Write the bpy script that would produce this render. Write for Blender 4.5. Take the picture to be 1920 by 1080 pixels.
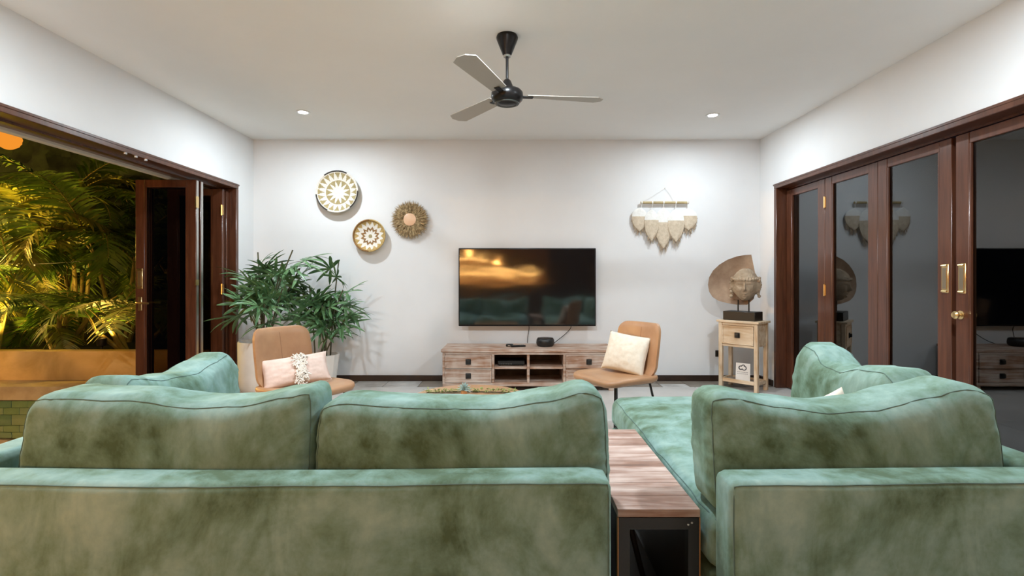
import bpy, bmesh, math, random
from mathutils import Vector, Matrix, noise
R = math.radians
PI = math.pi
random.seed(7)
sc = bpy.context.scene
for o in list(bpy.data.objects): bpy.data.objects.remove(o)
COL = sc.collection

# ------------------------------------------------------------------ camera
CH = 1.077
cam_d = bpy.data.cameras.new('camera'); cam = bpy.data.objects.new('camera', cam_d); COL.objects.link(cam)
cam.location = (0, 0, CH); cam.rotation_euler = (R(90), 0, 0)
cam_d.lens = 18.0; cam_d.sensor_width = 36.0
cam_d.shift_x = -2/1920; cam_d.shift_y = -17/1920
cam_d.clip_start = 0.02
sc.camera = cam
# ------------------------------------------------------------------ world (night)
w = bpy.data.worlds.new('night'); sc.world = w; w.use_nodes = True
w.node_tree.nodes['Background'].inputs[0].default_value = (0.010, 0.014, 0.022, 1)
w.node_tree.nodes['Background'].inputs[1].default_value = 0.35
sc.view_settings.view_transform = 'Standard'; sc.view_settings.look = 'None'
sc.view_settings.gamma = 1; sc.view_settings.use_curve_mapping = False
sc.view_settings.exposure = 0.28
COOL = (.83, 0.935, 1.0); WARM = (1.0, 0.45, 0.11); AMBER = (1.0, 0.62, 0.13)
def light(name, kind, loc, energy, color, size=.1, rot=(0, 0, 0), **k):
    d = bpy.data.lights.new(name, kind); d.energy = energy; d.color = color
    if kind == 'AREA': d.shape = 'DISK'; d.size = size
    else: d.shadow_soft_size = size
    for a, b in k.items(): setattr(d, a, b)
    o = bpy.data.objects.new(name, d); COL.objects.link(o); o.location = loc; o.rotation_euler = rot
    return o
# ceiling downlights: the two in view, and the rows that go on over the sofas and behind; the last two are fills added for the cushions
DOWN = [(-1.85, 4.51, 20), (1.79, 4.59, 15), (-1.85, 1.95, 36), (1.79, 1.95, 36), (0, 2.4, 36), (-1.85, -1.4, 4), (1.79, -1.4, 1.5), (-1.0, .72, 3.5), (1.3, .95, 1)]
ZC = 2.548
for x, y, e in DOWN:
    light('downlight_lamp', 'AREA', (x, y, ZC-.012), e, COOL if y > 0 else WARM, .11)
# warm pendants above the bar behind the camera
PEND = [(-2.35, -.05, 1.0), (-0.42, -2.3, 1.53), (-1.12, -2.4, 1.80)]
for i, (x, y, z) in enumerate(PEND):
    light('pendant_bulb_light', 'POINT', (x, y, z-.03), (50, 12, 9)[i], WARM, .07)
# garden uplights
GUP = [(-5.95, 5.78, .36, 120), (-7.3, 6.0, .36, 150), (-4.62, 5.75, .36, 22)]
for x, y, z, e in GUP:
    light('garden_spike_light', 'SPOT', (x, y, z+.07), e, AMBER, .04, rot=(R(160), 0, 0), spot_size=R(150), spot_blend=.6)

light('palm_fill_light', 'POINT', (-7.0, 5.75, 1.95), 640, (1, .66, .10), .08)  # added lamp out of view, gilds the upper fronds
light('poolside_fill_light', 'POINT', (-9.75, 3.3, 1.95), 1300, (1, .52, .13), .08)  # added lamp out of view, warms the planter wall
light('terrace_fill_light', 'POINT', (-3.16, -.95, 2.15), 130, (1, .50, .12), .06)  # added lamp behind the camera, warms planter wall and palms

# ------------------------------------------------------------------ material helpers
def mat(name, base=(.8, .8, .8), rough=.6, metal=0.0, **kw):
    m = bpy.data.materials.new(name); m.use_nodes = True
    b = m.node_tree.nodes['Principled BSDF']
    b.inputs['Base Color'].default_value = (*base, 1); b.inputs['Roughness'].default_value = rough
    b.inputs['Metallic'].default_value = metal
    for k, v in kw.items(): b.inputs[k].default_value = v
    return m
def N(m, t, **kw):
    n = m.node_tree.nodes.new(t)
    for k, v in kw.items():
        if k in n.inputs: n.inputs[k].default_value = v
        else: setattr(n, k, v)
    return n
def L(m, a, b): m.node_tree.links.new(a, b)
def ramp(m, fac, stops):
    r = N(m, 'ShaderNodeValToRGB'); cr = r.color_ramp
    while len(cr.elements) < len(stops): cr.elements.new(.5)
    for e, (p, c) in zip(cr.elements, stops): e.position = p; e.color = (*c, 1)
    L(m, fac, r.inputs[0]); return r.outputs[0]
def coords(m, scale=(1, 1, 1), rot=(0, 0, 0), kind='Object'):
    tc = N(m, 'ShaderNodeTexCoord'); mp = N(m, 'ShaderNodeMapping')
    mp.inputs['Scale'].default_value = scale; mp.inputs['Rotation'].default_value = rot
    L(m, tc.outputs[kind], mp.inputs[0]); return mp.outputs[0]
def noisy(m, vec, scale, detail=4, rough=.55, dist=0.0):
    n = N(m, 'ShaderNodeTexNoise'); n.inputs['Scale'].default_value = scale; n.inputs['Detail'].default_value = detail
    n.inputs['Roughness'].default_value = rough; n.inputs['Distortion'].default_value = dist
    L(m, vec, n.inputs['Vector']); return n.outputs['Fac']
def bump(m, fac, strength=.3, dist=.01):
    b = N(m, 'ShaderNodeBump'); b.inputs['Strength'].default_value = strength; b.inputs['Distance'].default_value = dist
    L(m, fac, b.inputs['Height']); L(m, b.outputs[0], m.node_tree.nodes['Principled BSDF'].inputs['Normal'])
def setcol(m, out): L(m, out, m.node_tree.nodes['Principled BSDF'].inputs['Base Color'])

def m_noise(name, c0, c1, scale, rough=.6, stretch=(1, 1, 1), bs=.15, bd=.004, lo=.35, hi=.65, detail=5, dist=0., **kw):
    m = mat(name, c0, rough, **kw); v = coords(m, stretch)
    f = noisy(m, v, scale, detail, .6, dist); setcol(m, ramp(m, f, [(lo, c0), (hi, c1)]))
    if bs: bump(m, f, bs, bd)
    return m
M_WALL = m_noise('wall_paint', (.76, .765, .775), (.80, .805, .81), 1.3, .75, bs=.04)
M_CEIL = m_noise('ceiling_paint', (.82, .815, .80), (.85, .845, .83), 1.1, .8, bs=.03)
def m_mahogany():
    m = mat('mahogany', (.1, .035, .018), .28); v = coords(m, (14, 14, 1.2)); f = noisy(m, v, 2.2, 6, .6, .5)
    setcol(m, ramp(m, f, [(.25, (.045, .014, .007)), (.55, (.098, .034, .017)), (.8, (.135, .05, .025))])); bump(m, f, .05, .002)
    m.node_tree.nodes['Principled BSDF'].inputs['Coat Weight'].default_value = .35
    m.node_tree.nodes['Principled BSDF'].inputs['Coat Roughness'].default_value = .22
    return m
M_MAH = m_mahogany()
M_BASE = m_noise('dark_skirting', (.022, .011, .007), (.04, .02, .012), 6, .4, (1, 6, 6), bs=.03)
def m_velvet(name, shade=1.0):
    m = mat(name, (.17, .36, .33), .95); b = m.node_tree.nodes['Principled BSDF']
    v = coords(m); f1 = noisy(m, v, 2.6, 8, .66, .25); v2 = coords(m, (1.5, 1.5, .8), (0, .5, 0)); f2 = noisy(m, v2, 5.5, 6, .6, .8)
    mx = N(m, 'ShaderNodeMath', operation='ADD'); mx2 = N(m, 'ShaderNodeMath', operation='MULTIPLY'); mx2.inputs[1].default_value = .40
    L(m, f2, mx2.inputs[0]); L(m, f1, mx.inputs[0]); L(m, mx2.outputs[0], mx.inputs[1])
    s = shade
    setcol(m, ramp(m, mx.outputs[0], [(.56, (.070*s, .110*s, .066*s)), (.665, (.138*s, .225*s, .180*s)), (.74, (.19*s, .298*s, .273*s)), (.86, (.27*s, .39*s, .365*s))]))
    bump(m, f1, .22, .012)
    b.inputs['Sheen Weight'].default_value = .22; b.inputs['Sheen Roughness'].default_value = .45
    b.inputs['Sheen Tint'].default_value = (.62, .95, .92, 1); b.inputs['Specular IOR Level'].default_value = .12
    return m
M_VEL = m_velvet('teal_velvet'); M_SEAM = mat('teal_piping', (.085, .145, .13), .9)
def m_whitewash(name, brown=(.34, .17, .095), white=(.62, .50, .42), stretch=(1.2, 22, 22), thr=(.40, .62)):
    m = mat(name, brown, .6); v = coords(m, stretch); f = noisy(m, v, 1.6, 7, .62, .7)
    v2 = coords(m, (3, 3, 3)); f2 = noisy(m, v2, 1.7, 3)
    a = N(m, 'ShaderNodeMath', operation='MULTIPLY_ADD'); a.inputs[1].default_value = .55; L(m, f2, a.inputs[0]); L(m, f, a.inputs[2])
    setcol(m, ramp(m, a.outputs[0], [(thr[0]+.12, tuple(c*.55 for c in brown)), (thr[0]+.24, brown), (thr[1]+.28, white)])); bump(m, f, .35, .003)
    return m
M_WW = m_whitewash('whitewashed_wood'); M_WWX = m_whitewash('whitewashed_console', (.25, .135, .095), (.58, .46, .41), (1.3, 15, 15), (.44, .70))
M_PINE = m_whitewash('honey_wood', (.50, .31, .16), (.72, .58, .42), (14, 14, 1.6), (.34, .6))
M_PINEH = m_whitewash('honey_wood_across', (.50, .31, .16), (.72, .58, .42), (1.6, 14, 14), (.34, .6))
M_BLK = mat('black_metal', (.012, .011, .010), .42); M_BLKG = mat('black_gloss', (.008, .007, .007), .30, **{'Specular IOR Level': .28})
M_BRASS = mat('brass', (.83, .63, .32), .28, 1.0)
M_STEEL = mat('brushed_steel', (.55, .54, .52), .3, 1.0)
M_LEATHER = m_noise('tan_leather', (.37, .195, .10), (.43, .24, .125), 9, .42, bs=.12, bd=.002)
M_CREAM = m_noise('cream_linen', (.66, .60, .50), (.74, .69, .60), 30, .9, bs=.5, bd=.003)
M_PINK = m_noise('blush_linen', (.70, .53, .46), (.76, .60, .53), 25, .9, bs=.5, bd=.003)
M_POT = m_noise('pot_plaster', (.74, .70, .65), (.80, .77, .73), 5, .6, bs=.1)
M_SOIL = m_noise('soil', (.03, .02, .012), (.06, .04, .025), 30, .95, bs=.6)
def m_leaf(name, c0, c1, rough=.36):
    m = m_noise(name, c0, c1, 7, rough, bs=.1); b = m.node_tree.nodes['Principled BSDF']
    b.inputs['Subsurface Weight'].default_value = 0.0
    return m
M_LEAF = m_leaf('rhapis_leaf', (.045, .125, .05), (.15, .28, .12)); M_CANE = m_noise('cane', (.05, .055, .03), (.11, .10, .05), 14, .7, bs=.2)
M_FROND = m_leaf('areca_leaf', (.055, .13, .012), (.17, .25, .03), .5); M_FROND_LIT = m_leaf('areca_leaf_lit', (.18, .20, .02), (.30, .27, .05), .5)  # second leaf copy has the golden lamplight put into its colour
M_STALK = m_noise('areca_stalk', (.20, .16, .03), (.30, .22, .06), 8, .5, bs=.1)
M_STRAW = m_noise('straw', (.30, .24, .11), (.44, .35, .18), 60, .85, bs=.5); M_GOLD = m_noise('gold_grass', (.40, .26, .08), (.56, .40, .16), 60, .8, bs=.5)
M_WHITEW = m_noise('white_weave', (.72, .66, .58), (.84, .80, .74), 60, .85, bs=.5); M_BROWNW = m_noise('brown_weave', (.20, .10, .03), (.34, .18, .06), 60, .85, bs=.4)
M_BLKW = m_noise('black_weave', (.03, .025, .02), (.06, .05, .045), 60, .8, bs=.4)
M_PEACH = mat('peach_disc', (.76, .48, .30), .35)
M_RAFFIA = m_noise('raffia', (.16, .10, .04), (.52, .38, .20), 38, .85, bs=.3)
M_MACW = m_noise('cotton_white', (.80, .79, .76), (.88, .87, .84), 40, .95, bs=.5); M_MACB = m_noise('cotton_beige', (.55, .45, .33), (.68, .58, .45), 40, .95, bs=.5)
M_STONE = m_noise('carved_sandstone', (.27, .20, .13), (.47, .37, .265), 6, .85, bs=.5, bd=.004)
M_DISC = m_noise('nimbus_stone', (.25, .16, .105), (.43, .31, .215), 5, .85, bs=.5, bd=.004)
M_FLOOR = m_noise('polished_screed', (.50, .485, .465), (.60, .585, .56), 2.4, .3, bs=.03)
M_SLATE = m_noise('slate', (.17, .14, .11), (.30, .26, .22), 3.1, .38, bs=.25, bd=.004, lo=.3, hi=.7)
M_SLATEL = m_noise('slate_pale', (.36, .34, .32), (.56, .55, .53), 6, .4, bs=.25, bd=.004)
M_GROUT = mat('grout', (.16, .14, .12), .8)
M_PLANTER = m_noise('stained_stucco', (.52, .33, .11), (.72, .50, .22), 2.2, .85, bs=.3, bd=.006, lo=.3, hi=.6, dist=.8)
M_COPING = m_noise('coping_stone', (.30, .21, .12), (.44, .33, .20), 5, .7, bs=.3)
M_TILE = [m_noise('pool_tile_%s' % n, a, b, 8, .35, bs=.15) for n, a, b in (('moss', (.10, .17, .06), (.15, .23, .09)), ('olive', (.15, .21, .09), (.20, .26, .12)), ('jade', (.06, .13, .06), (.10, .19, .09)))]
M_DIRT = mat('garden_earth', (.02, .016, .010), .95); M_HEDGE = m_noise('dark_hedge', (.006, .012, .004), (.03, .05, .014), 3, .95, bs=.6, bd=.03)
M_KITCH = m_noise('rear_plaster', (.42, .22, .10), (.50, .28, .14), 2, .7, bs=.05); M_DARKW = m_noise('dark_joinery', (.035, .022, .015), (.06, .04, .028), 6, .4, bs=.05)
M_PAPER = mat('white_card', (.82, .78, .74), .6); M_INK = mat('ink', (.06, .055, .06), .7)
M_AIR = m_noise('airplant', (.30, .42, .40), (.45, .56, .52), 30, .7, bs=.2); M_GARL = m_noise('garland_green', (.12, .17, .03), (.26, .30, .08), 30, .7, bs=.2)
M_AMB = mat('amber_bead', (.62, .30, .12), .25); M_FANBL = mat('fan_blade_taupe', (.42, .39, .35), .5)
def m_emit(name, col, s):
    m = bpy.data.materials.new(name); m.use_nodes = True; nt = m.node_tree; nt.nodes.remove(nt.nodes['Principled BSDF'])
    e = nt.nodes.new('ShaderNodeEmission'); e.inputs[0].default_value = (*col, 1); e.inputs[1].default_value = s
    nt.links.new(e.outputs[0], nt.nodes['Material Output'].inputs[0]); return m
M_LED = m_emit('downlight_glow', (1, .97, .92), 30); M_BULB = m_emit('pendant_glow', (1, .50, .14), 22); M_STRIP = m_emit('strip_glow', (1, .55, .16), 110)
M_LANT = m_emit('lantern_glow', (1, .33, .03), .75); M_FAIRY = m_emit('fairy_glow', (1, .55, .15), 2.2)
def m_glass(name, tint, ior, rough=0.0):
    m = bpy.data.materials.new(name); m.use_nodes = True; nt = m.node_tree; nt.nodes.remove(nt.nodes['Principled BSDF'])
    t = nt.nodes.new('ShaderNodeBsdfTransparent'); t.inputs[0].default_value = (*tint, 1)
    g = nt.nodes.new('ShaderNodeBsdfGlossy'); g.inputs['Roughness'].default_value = rough; g.inputs[0].default_value = (.92, .96, 1, 1)
    f = nt.nodes.new('ShaderNodeFresnel'); f.inputs[0].default_value = ior
    x = nt.nodes.new('ShaderNodeMixShader'); nt.links.new(f.outputs[0], x.inputs[0]); nt.links.new(t.outputs[0], x.inputs[1]); nt.links.new(g.outputs[0], x.inputs[2])
    nt.links.new(x.outputs[0], nt.nodes['Material Output'].inputs[0]); return m
M_GLASS = m_glass('door_glass', (.55, .57, .56), 2.0, .004); M_GLASSD = m_glass('dark_door_glass', (.62, .60, .56), 1.5, .004)
M_WATER = m_glass('pool_water', (.16, .42, .34), 1.33, .02)
def m_screen():
    m = mat('tv_screen', (.006, .006, .007), .075); m.node_tree.nodes['Principled BSDF'].inputs['IOR'].default_value = 1.75
    m.node_tree.nodes['Principled BSDF'].inputs['IOR'].default_value = 2.1; v = coords(m, (1, 1, 2)); f = noisy(m, v, 2.4, 1); bump(m, f, .10, .02); return m
M_SCREEN = m_screen()

# ------------------------------------------------------------------ mesh helpers
def finish(bm, smooth=True, angle=40):
    me = bpy.data.meshes.new('m'); bmesh.ops.recalc_face_normals(bm, faces=bm.faces); bm.to_mesh(me); bm.free()
    if smooth:
        me.polygons.foreach_set('use_smooth', [True]*len(me.polygons))
        try: me.set_sharp_from_angle(angle=R(angle))
        except Exception: pass
    return me
def tag(o, label=None, cat=None, group=None, kind=None):
    if label: o['label'] = label
    if cat: o['category'] = cat
    if group: o['group'] = group
    if kind: o['kind'] = kind
    return o
def obj(name, me, m, parent=None, loc=None, rot=None, smooth=True, angle=40, **t):
    if isinstance(me, bmesh.types.BMesh): me = finish(me, smooth, angle)
    if me.name == 'm' or me.name.startswith('m.'): me.name = name
    if m is not None and not me.materials:
        for mm in (m if isinstance(m, (list, tuple)) else [m]): me.materials.append(mm)
    o = bpy.data.objects.new(name, me); COL.objects.link(o)
    if parent is not None: o.parent = parent
    if loc is not None: o.location = loc
    if rot is not None: o.rotation_euler = rot
    return tag(o, **t)
def thing(name, label, cat, loc=(0, 0, 0), rz=0, group=None):
    o = bpy.data.objects.new(name, None); COL.objects.link(o); o.empty_display_size = .1
    o.location = loc; o.rotation_euler = (0, 0, rz); return tag(o, label, cat, group)
def NB(): return bmesh.new()
def box(bm, x0, x1, y0, y1, z0, z1, bev=0, seg=2, M=None):
    r = bmesh.ops.create_cube(bm, size=1); vs = r['verts']
    for v in vs:
        v.co = Vector(((x0+x1)/2+v.co.x*(x1-x0), (y0+y1)/2+v.co.y*(y1-y0), (z0+z1)/2+v.co.z*(z1-z0)))
    if bev:
        es = list({e for v in vs for e in v.link_edges})
        rr = bmesh.ops.bevel(bm, geom=es, offset=bev, segments=seg, affect='EDGES', profile=.5)
        vs = list({v for f in rr['faces'] for v in f.verts} | {v for v in vs if v.is_valid})
    if M is not None:
        for v in vs: v.co = M @ v.co
    return bm
def tube(bm, pts, r, seg=10, caps=True):
    pts = [Vector(p) for p in pts]; n = len(pts); rs = r if isinstance(r, (list, tuple)) else [r]*n
    rings = []; up = None
    for i, p in enumerate(pts):
        t = (pts[min(i+1, n-1)]-pts[max(i-1, 0)]).normalized()
        if up is None: up = Vector((0, 0, 1)) if abs(t.z) < .9 else Vector((1, 0, 0))
        a = t.cross(up).normalized(); b = a.cross(t).normalized(); up = b
        rings.append([bm.verts.new(p+(a*math.cos(k*2*PI/seg)+b*math.sin(k*2*PI/seg))*rs[i]) for k in range(seg)])
    for i in range(n-1):
        for k in range(seg): bm.faces.new((rings[i][k], rings[i][(k+1) % seg], rings[i+1][(k+1) % seg], rings[i+1][k]))
    if caps:
        bm.faces.new(rings[0]); bm.faces.new(rings[-1][::-1])
    return bm
def lathe(bm, prof, seg=32, cx=0, cy=0):
    rings = []
    for r, z in prof:
        rings.append([bm.verts.new((cx+r*math.cos(k*2*PI/seg), cy+r*math.sin(k*2*PI/seg), z)) for k in range(seg)] if r > 1e-5 else [bm.verts.new((cx, cy, z))])
    for a, b in zip(rings, rings[1:]):
        for k in range(seg):
            k2 = (k+1) % seg
            if len(a) == 1 and len(b) == 1: continue
            if len(a) == 1: bm.faces.new((a[0], b[k], b[k2]))
            elif len(b) == 1: bm.faces.new((a[k], a[k2], b[0]))
            else: bm.faces.new((a[k], a[k2], b[k2], b[k]))
    return bm
def rpoly(w, d, r, seg=6):
    pts = []
    for cx, cy, a0 in ((w/2-r, d/2-r, 0), (-w/2+r, d/2-r, 90), (-w/2+r, -d/2+r, 180), (w/2-r, -d/2+r, 270)):
        for k in range(seg+1):
            a = R(a0+90*k/seg); pts.append((cx+r*math.cos(a), cy+r*math.sin(a)))
    return pts
def grid_box(w, d, h, r, cuts=30, fn=None, r_in=None):
    """subdivided rounded box centred at 0, deformed by fn(p, unit)"""
    bm = NB(); bmesh.ops.create_cube(bm, size=2)
    bmesh.ops.subdivide_edges(bm, edges=bm.edges[:], cuts=cuts, use_grid_fill=True)
    H = Vector((w/2, d/2, h/2))
    for v in bm.verts:
        u = v.co.copy(); v.co = rb_point(u, H, r)
        if fn: v.co = fn(v.co, u)
    return bm
def rb_point(u, H, r):
    q = Vector((u.x*H.x, u.y*H.y, u.z*H.z)); inn = Vector([max(-(H[i]-r), min(H[i]-r, q[i])) for i in range(3)])
    d = q-inn
    return inn+d.normalized()*r if d.length > 1e-9 else q
def interp(tab, x):
    if x <= tab[0][0]: return tab[0][1]
    for (a, b), (c, d) in zip(tab, tab[1:]):
        if x <= c:
            t = (x-a)/(c-a); t = t*t*(3-2*t); return b+(d-b)*t
    return tab[-1][1]

# ================================================================== SETTING
XL, XR, YB, YR = -2.745, 2.609, 5.41, -5.0
HO = 2.012                      # top of the openings
YJ = 5.10                       # far jamb of both openings
def struct(name, bm, m, **k): return obj(name, bm, m, kind='structure', **k)
b = NB(); box(b, -3.02, 2.88, YR-.2, YB+.2, -.12, -.004)
floor = struct('floor', b, M_GROUT, smooth=False)
# polished screed slabs up to the slate border, and the border stones themselves
slab = finish(box(NB(), -.5985, .5985, -.5985, .5985, -.03, .0, .004, 1), False); slab.materials.append(M_FLOOR)
ylim = 5.10
for iy in range(9):
    for ix in range(5):
        o = obj('stone_slab', slab, None, floor, loc=(-2.39+ix*1.2, ylim-.6-iy*1.2, 0))
        if ix == 0: o.scale.x = .9; o.location.x = -2.39+.06-.28+.28
rng = random.Random(3)
x = -2.99
while x < 2.80:
    wd = rng.uniform(.26, .46); y0 = ylim+.004
    if x+wd > 2.86: wd = 2.86-x
    parts = [(x, x+wd, y0, YB-.002)] if rng.random() < .45 else [(x, x+wd, y0, y0+.14), (x, x+wd, y0+.146, YB-.002)]
    for (a, c, d, e) in parts:
        bb = NB(); box(bb, a+.003, c-.003, d, e, -.03, rng.uniform(-.002, .001), .003, 1)
        obj('border_stone', bb, M_SLATEL if (-1.95 < a < -1.25 or rng.random() < .15) else M_SLATE, floor, smooth=False)
    x += wd
b = NB(); box(b, -3.02, 2.88, YR-.2, YB+.2, ZC, ZC+.15); struct('ceiling', b, M_CEIL, smooth=False)
b = NB(); box(b, -3.02, 2.88, YB, YB+.2, 0, ZC); struct('wall_back', b, M_WALL, smooth=False)
YN = -.7                         # near jamb of left opening (behind the camera)
def wall_side(name, x0, x1, yn):
    b = NB(); box(b, x0, x1, yn, YJ, HO, ZC); box(b, x0, x1, YJ, YB, 0, ZC); box(b, x0, x1, YR, yn, 0, ZC)
    return struct(name, b, M_WALL, smooth=False)
wall_side('wall_left', -3.0, XL, YN); YNR = 1.18
wall_side('wall_right', XR, XR+.25, YNR)
b = NB(); box(b, -3.02, 2.88, YR-.2, YR, 0, ZC); struct('wall_front', b, M_KITCH, smooth=False)
b = NB(); box(b, XL+.002, XR-.002, YB-.018, YB, 0, .062, .003, 1); struct('baseboard_back', b, M_BASE)
b = NB(); box(b, XL, XL+.016, YJ+.03, YB-.02, 0, .062, .003, 1); struct('baseboard_left', b, M_BASE)
b = NB(); box(b, XR-.016, XR, YJ+.03, YB-.02, 0, .062, .003, 1); struct('baseboard_right', b, M_BASE)
# door frames (casing, jambs, header)
def frame(name, xin, xout, yn):
    s = 1 if xout > xin else -1
    f = thing(name, None, None); f['kind'] = 'structure'
    a, c = sorted((xin-s*.012, xout))
    obj('header', box(NB(), a, c, yn, YJ+.0, HO-.042, HO, .004, 1), M_MAH, f)
    obj('jamb', box(NB(), a, c, YJ-.045, YJ, 0, HO-.042, .004, 1), M_MAH, f)
    obj('jamb', box(NB(), a, c, yn, yn+.045, 0, HO-.042, .004, 1), M_MAH, f)
    a2, c2 = sorted((xin-s*.016, xin))
    obj('casing', box(NB(), a2, c2, yn-.05, YJ+.012, HO-.012, HO+.006, .003, 1), M_MAH, f)
    a3, c3 = sorted(((xin+xout)/2-.02, (xin+xout)/2+.02))
    obj('track', box(NB(), a3, c3, yn+.05, YJ-.05, HO-.056, HO-.042), M_MAH, f)
    return f
fr_l = frame('trim_1', XL, -3.0, YN); fr_r = frame('trim_2', XR, XR+.25, YNR)
b = NB(); box(b, -3.045, -3.0, YN, YJ, HO-.062, HO+.03, .004, 1); struct('trim_3', b, mat('pale_edge', (.62, .58, .50), .5))

# ---------------------------------------------------------------- folding door leaves
DN = [0]
def leaf(loc, rz, width, h=1.945, st=.092, glass=M_GLASS, hinges='', pull=0, knob=0, lever=False, side=-1):
    """local x from one edge to the other, room side = side * y"""
    DN[0] += 1
    d = thing('door_%d' % DN[0], None, None, loc, rz); d['kind'] = 'structure'; T = .02
    for a, c in ((0, st), (width-st, width)): obj('stile', box(NB(), a, c, -T, T, .012, h, .003, 1), M_MAH, d)
    for a, c in ((h-.065, h), (.012, .10)): obj('rail', box(NB(), st, width-st, -T+.002, T-.002, a, c, .003, 1), M_MAH, d)
    b = NB()
    for a, c in ((st, st+.012), (width-st-.012, width-st)):
        for s in (-1, 1): box(b, a, c, s*.012-.006, s*.012+.006, .1, h-.065)
    obj('glazing_bead', b, M_MAH, d)
    obj('glass_pane', box(NB(), st, width-st, -.003, .003, .1, h-.065), glass, d, smooth=False)
    for ch in hinges:
        for z in (1.74, .98, .22):
            xx = 0 if ch == 'l' else width
            b = NB(); tube(b, [(xx, side*.026, z-.05), (xx, side*.026, z+.05)], .007, 8)
            box(b, xx-.014, xx+.014, side*.021-.002, side*.021+.002, z-.045, z+.045)
            obj('hinge', b, M_BRASS, d)
    if pull:
        px = st/2 if pull < 0 else width-st/2
        p = obj('pull_handle', box(NB(), px-.026, px+.026, side*.020-.004, side*.020+.004, .99, 1.17, .003, 1), M_BRASS, d)
        b = NB(); box(b, px-.015, px+.015, side*.0255-.0015, side*.0255+.0015, 1.015, 1.145)
        obj('recess', b, mat('recess_metal', (.45, .38, .28), .35, 1.0), p)
        b = NB()
        for z in (1.0, 1.16): tube(b, [(px-.02, side*.028, z), (px+.02, side*.028, z)], .005, 6)
        obj('screw_bar', b, M_BRASS, p)
    if knob:
        kx = st*.42 if knob < 0 else width-st*.42; b = NB(); rr = [(0, 0), (.024, 0), (.026, .006), (.012, .01), (.011, .02), (.022, .028), (.024, .038), (.016, .048), (0, .05)]
        lathe(b, rr, 20)
        for v in b.verts: v.co = Vector((kx+v.co.x, side*(.02+v.co.z), .86+v.co.y))
        obj('door_knob', b, M_BRASS, d)
    if lever:
        kx = width-st/2; b = NB(); box(b, kx-.018, kx+.018, side*.02-.004, side*.02+.004, .80, .92, .003, 1)
        tube(b, [(kx, side*.02, .87), (kx, side*.065, .87), (kx-.02, side*.07, .87), (kx-.11, side*.07, .865)], .008, 8)
        obj('lever_handle', b, M_BRASS, d)
    return d
ys = [5.045, 4.425, 3.785, 3.145, 3.118, 2.478, 1.838]
XD = 2.715
leaf((XD, 5.045, 0), -PI/2, .618, hinges='r')
leaf((XD, 4.423, 0), -PI/2, .638, hinges='')
leaf((XD, 3.783, 0), -PI/2, .636, pull=1)
leaf((XD, 3.118, 0), -PI/2, .638, pull=-1, knob=-1)
leaf((XD, 2.476, 0), -PI/2, .636, hinges='l')
leaf((XD, 1.838, 0), -PI/2, .606)
# left opening: leaves folded into a stack at the far jamb
leaf((-2.775, 4.50, 0), PI, .53, glass=M_GLASSD, pull=1, lever=True, side=1, st=.08)
leaf((-2.775, 4.565, 0), PI, .53, glass=M_GLASSD, side=1, st=.08)
leaf((-2.80, 4.95, 0), PI, .53, glass=M_GLASSD, hinges='l', side=1, st=.1)
leaf((-2.80, 5.02, 0), PI, .53, glass=M_GLASSD, side=1, st=.1)
b = NB()
for y in (4.50, 4.565): box(b, -2.7745, -2.7715, y-.015, y+.015, .02, 1.94)
# lit aluminium edge strips belong to the leaves they cap
for y, dn in ((4.50, 'door_7'), (4.565, 'door_8')):
    d = bpy.data.objects[dn]; bb = NB(); box(bb, -.003, 0, -.014, .014, .02, 1.94); obj('edge_strip', bb, M_STEEL, d)
    bb = NB(); box(bb, -.012, 0, -.004, .036, 1.70, 1.80); box(bb, -.012, 0, -.004, .036, 1.02, 1.07); obj('hinge', bb, M_BRASS, d) if dn == 'door_7' else bb.free()
b.free()
b = NB()
for i, y in enumerate((3.62, 3.72, 3.82)): lathe(b, [(0, 1.957), (.012, 1.957), (.012, 1.971), (0, 1.971)], 8, -2.742, y)
obj('roller_guide', b, M_STEEL, fr_l)

# ---------------------------------------------------------------- downlights & fan
for i, (x, y, e) in enumerate(DOWN):
    lab = {0: 'round recessed ceiling downlight nearer the folded-back doors and woven wall baskets', 1: 'round recessed ceiling downlight nearer the closed glass doors and feather hanging'}.get(i)
    t = thing('downlight', lab or 'recessed ceiling downlight out of the picture above ' + ('', '', 'the pool end of the two-seat sofa', 'the chaise', 'the round table', 'the rear floor on the pool side', 'the rear floor on the glass-door side', 'the camera on the pool side, added as fill', 'the camera on the glass-door side, added as fill')[i], 'downlight', (x, y, ZC), group='recessed ceiling downlights')
    bb = NB(); lathe(bb, [(.040, 0), (.058, 0), (.060, -.003), (.056, -.007), (.042, -.006), (.040, 0)], 32); obj('trim_ring', bb, mat('trim_white', (.8, .8, .8), .3), t)
    bb = NB(); lathe(bb, [(.041, -.001), (.028, -.004), (0, -.005)], 24); obj('lens', bb, M_LED, t)
fan = thing('ceiling_fan', 'black ceiling fan with cone canopy, thin rod and round motor', 'fan', (-.036, 3.10, ZC))
b = NB(); lathe(b, [(0, 0), (.062, 0), (.066, -.012), (.064, -.022), (.026, -.118), (.022, -.124), (0, -.124)], 32); obj('canopy', b, M_BLKG, fan)
b = NB(); lathe(b, [(0, -.116), (.024, -.116), (.026, -.124), (.02, -.13), (0, -.13)], 24); obj('collar', b, M_STEEL, fan)
b = NB(); tube(b, [(0, 0, -.12), (0, 0, -.295)], .0085, 16); obj('downrod', b, M_BLKG, fan)
b = NB(); lathe(b, [(0, -0.2600), (.012, -0.2620), (.022, -0.2720), (.042, -0.3180), (.048, -0.3320), (0, -0.3320)], 32); obj('hanger_cover', b, M_BLKG, fan)
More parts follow.
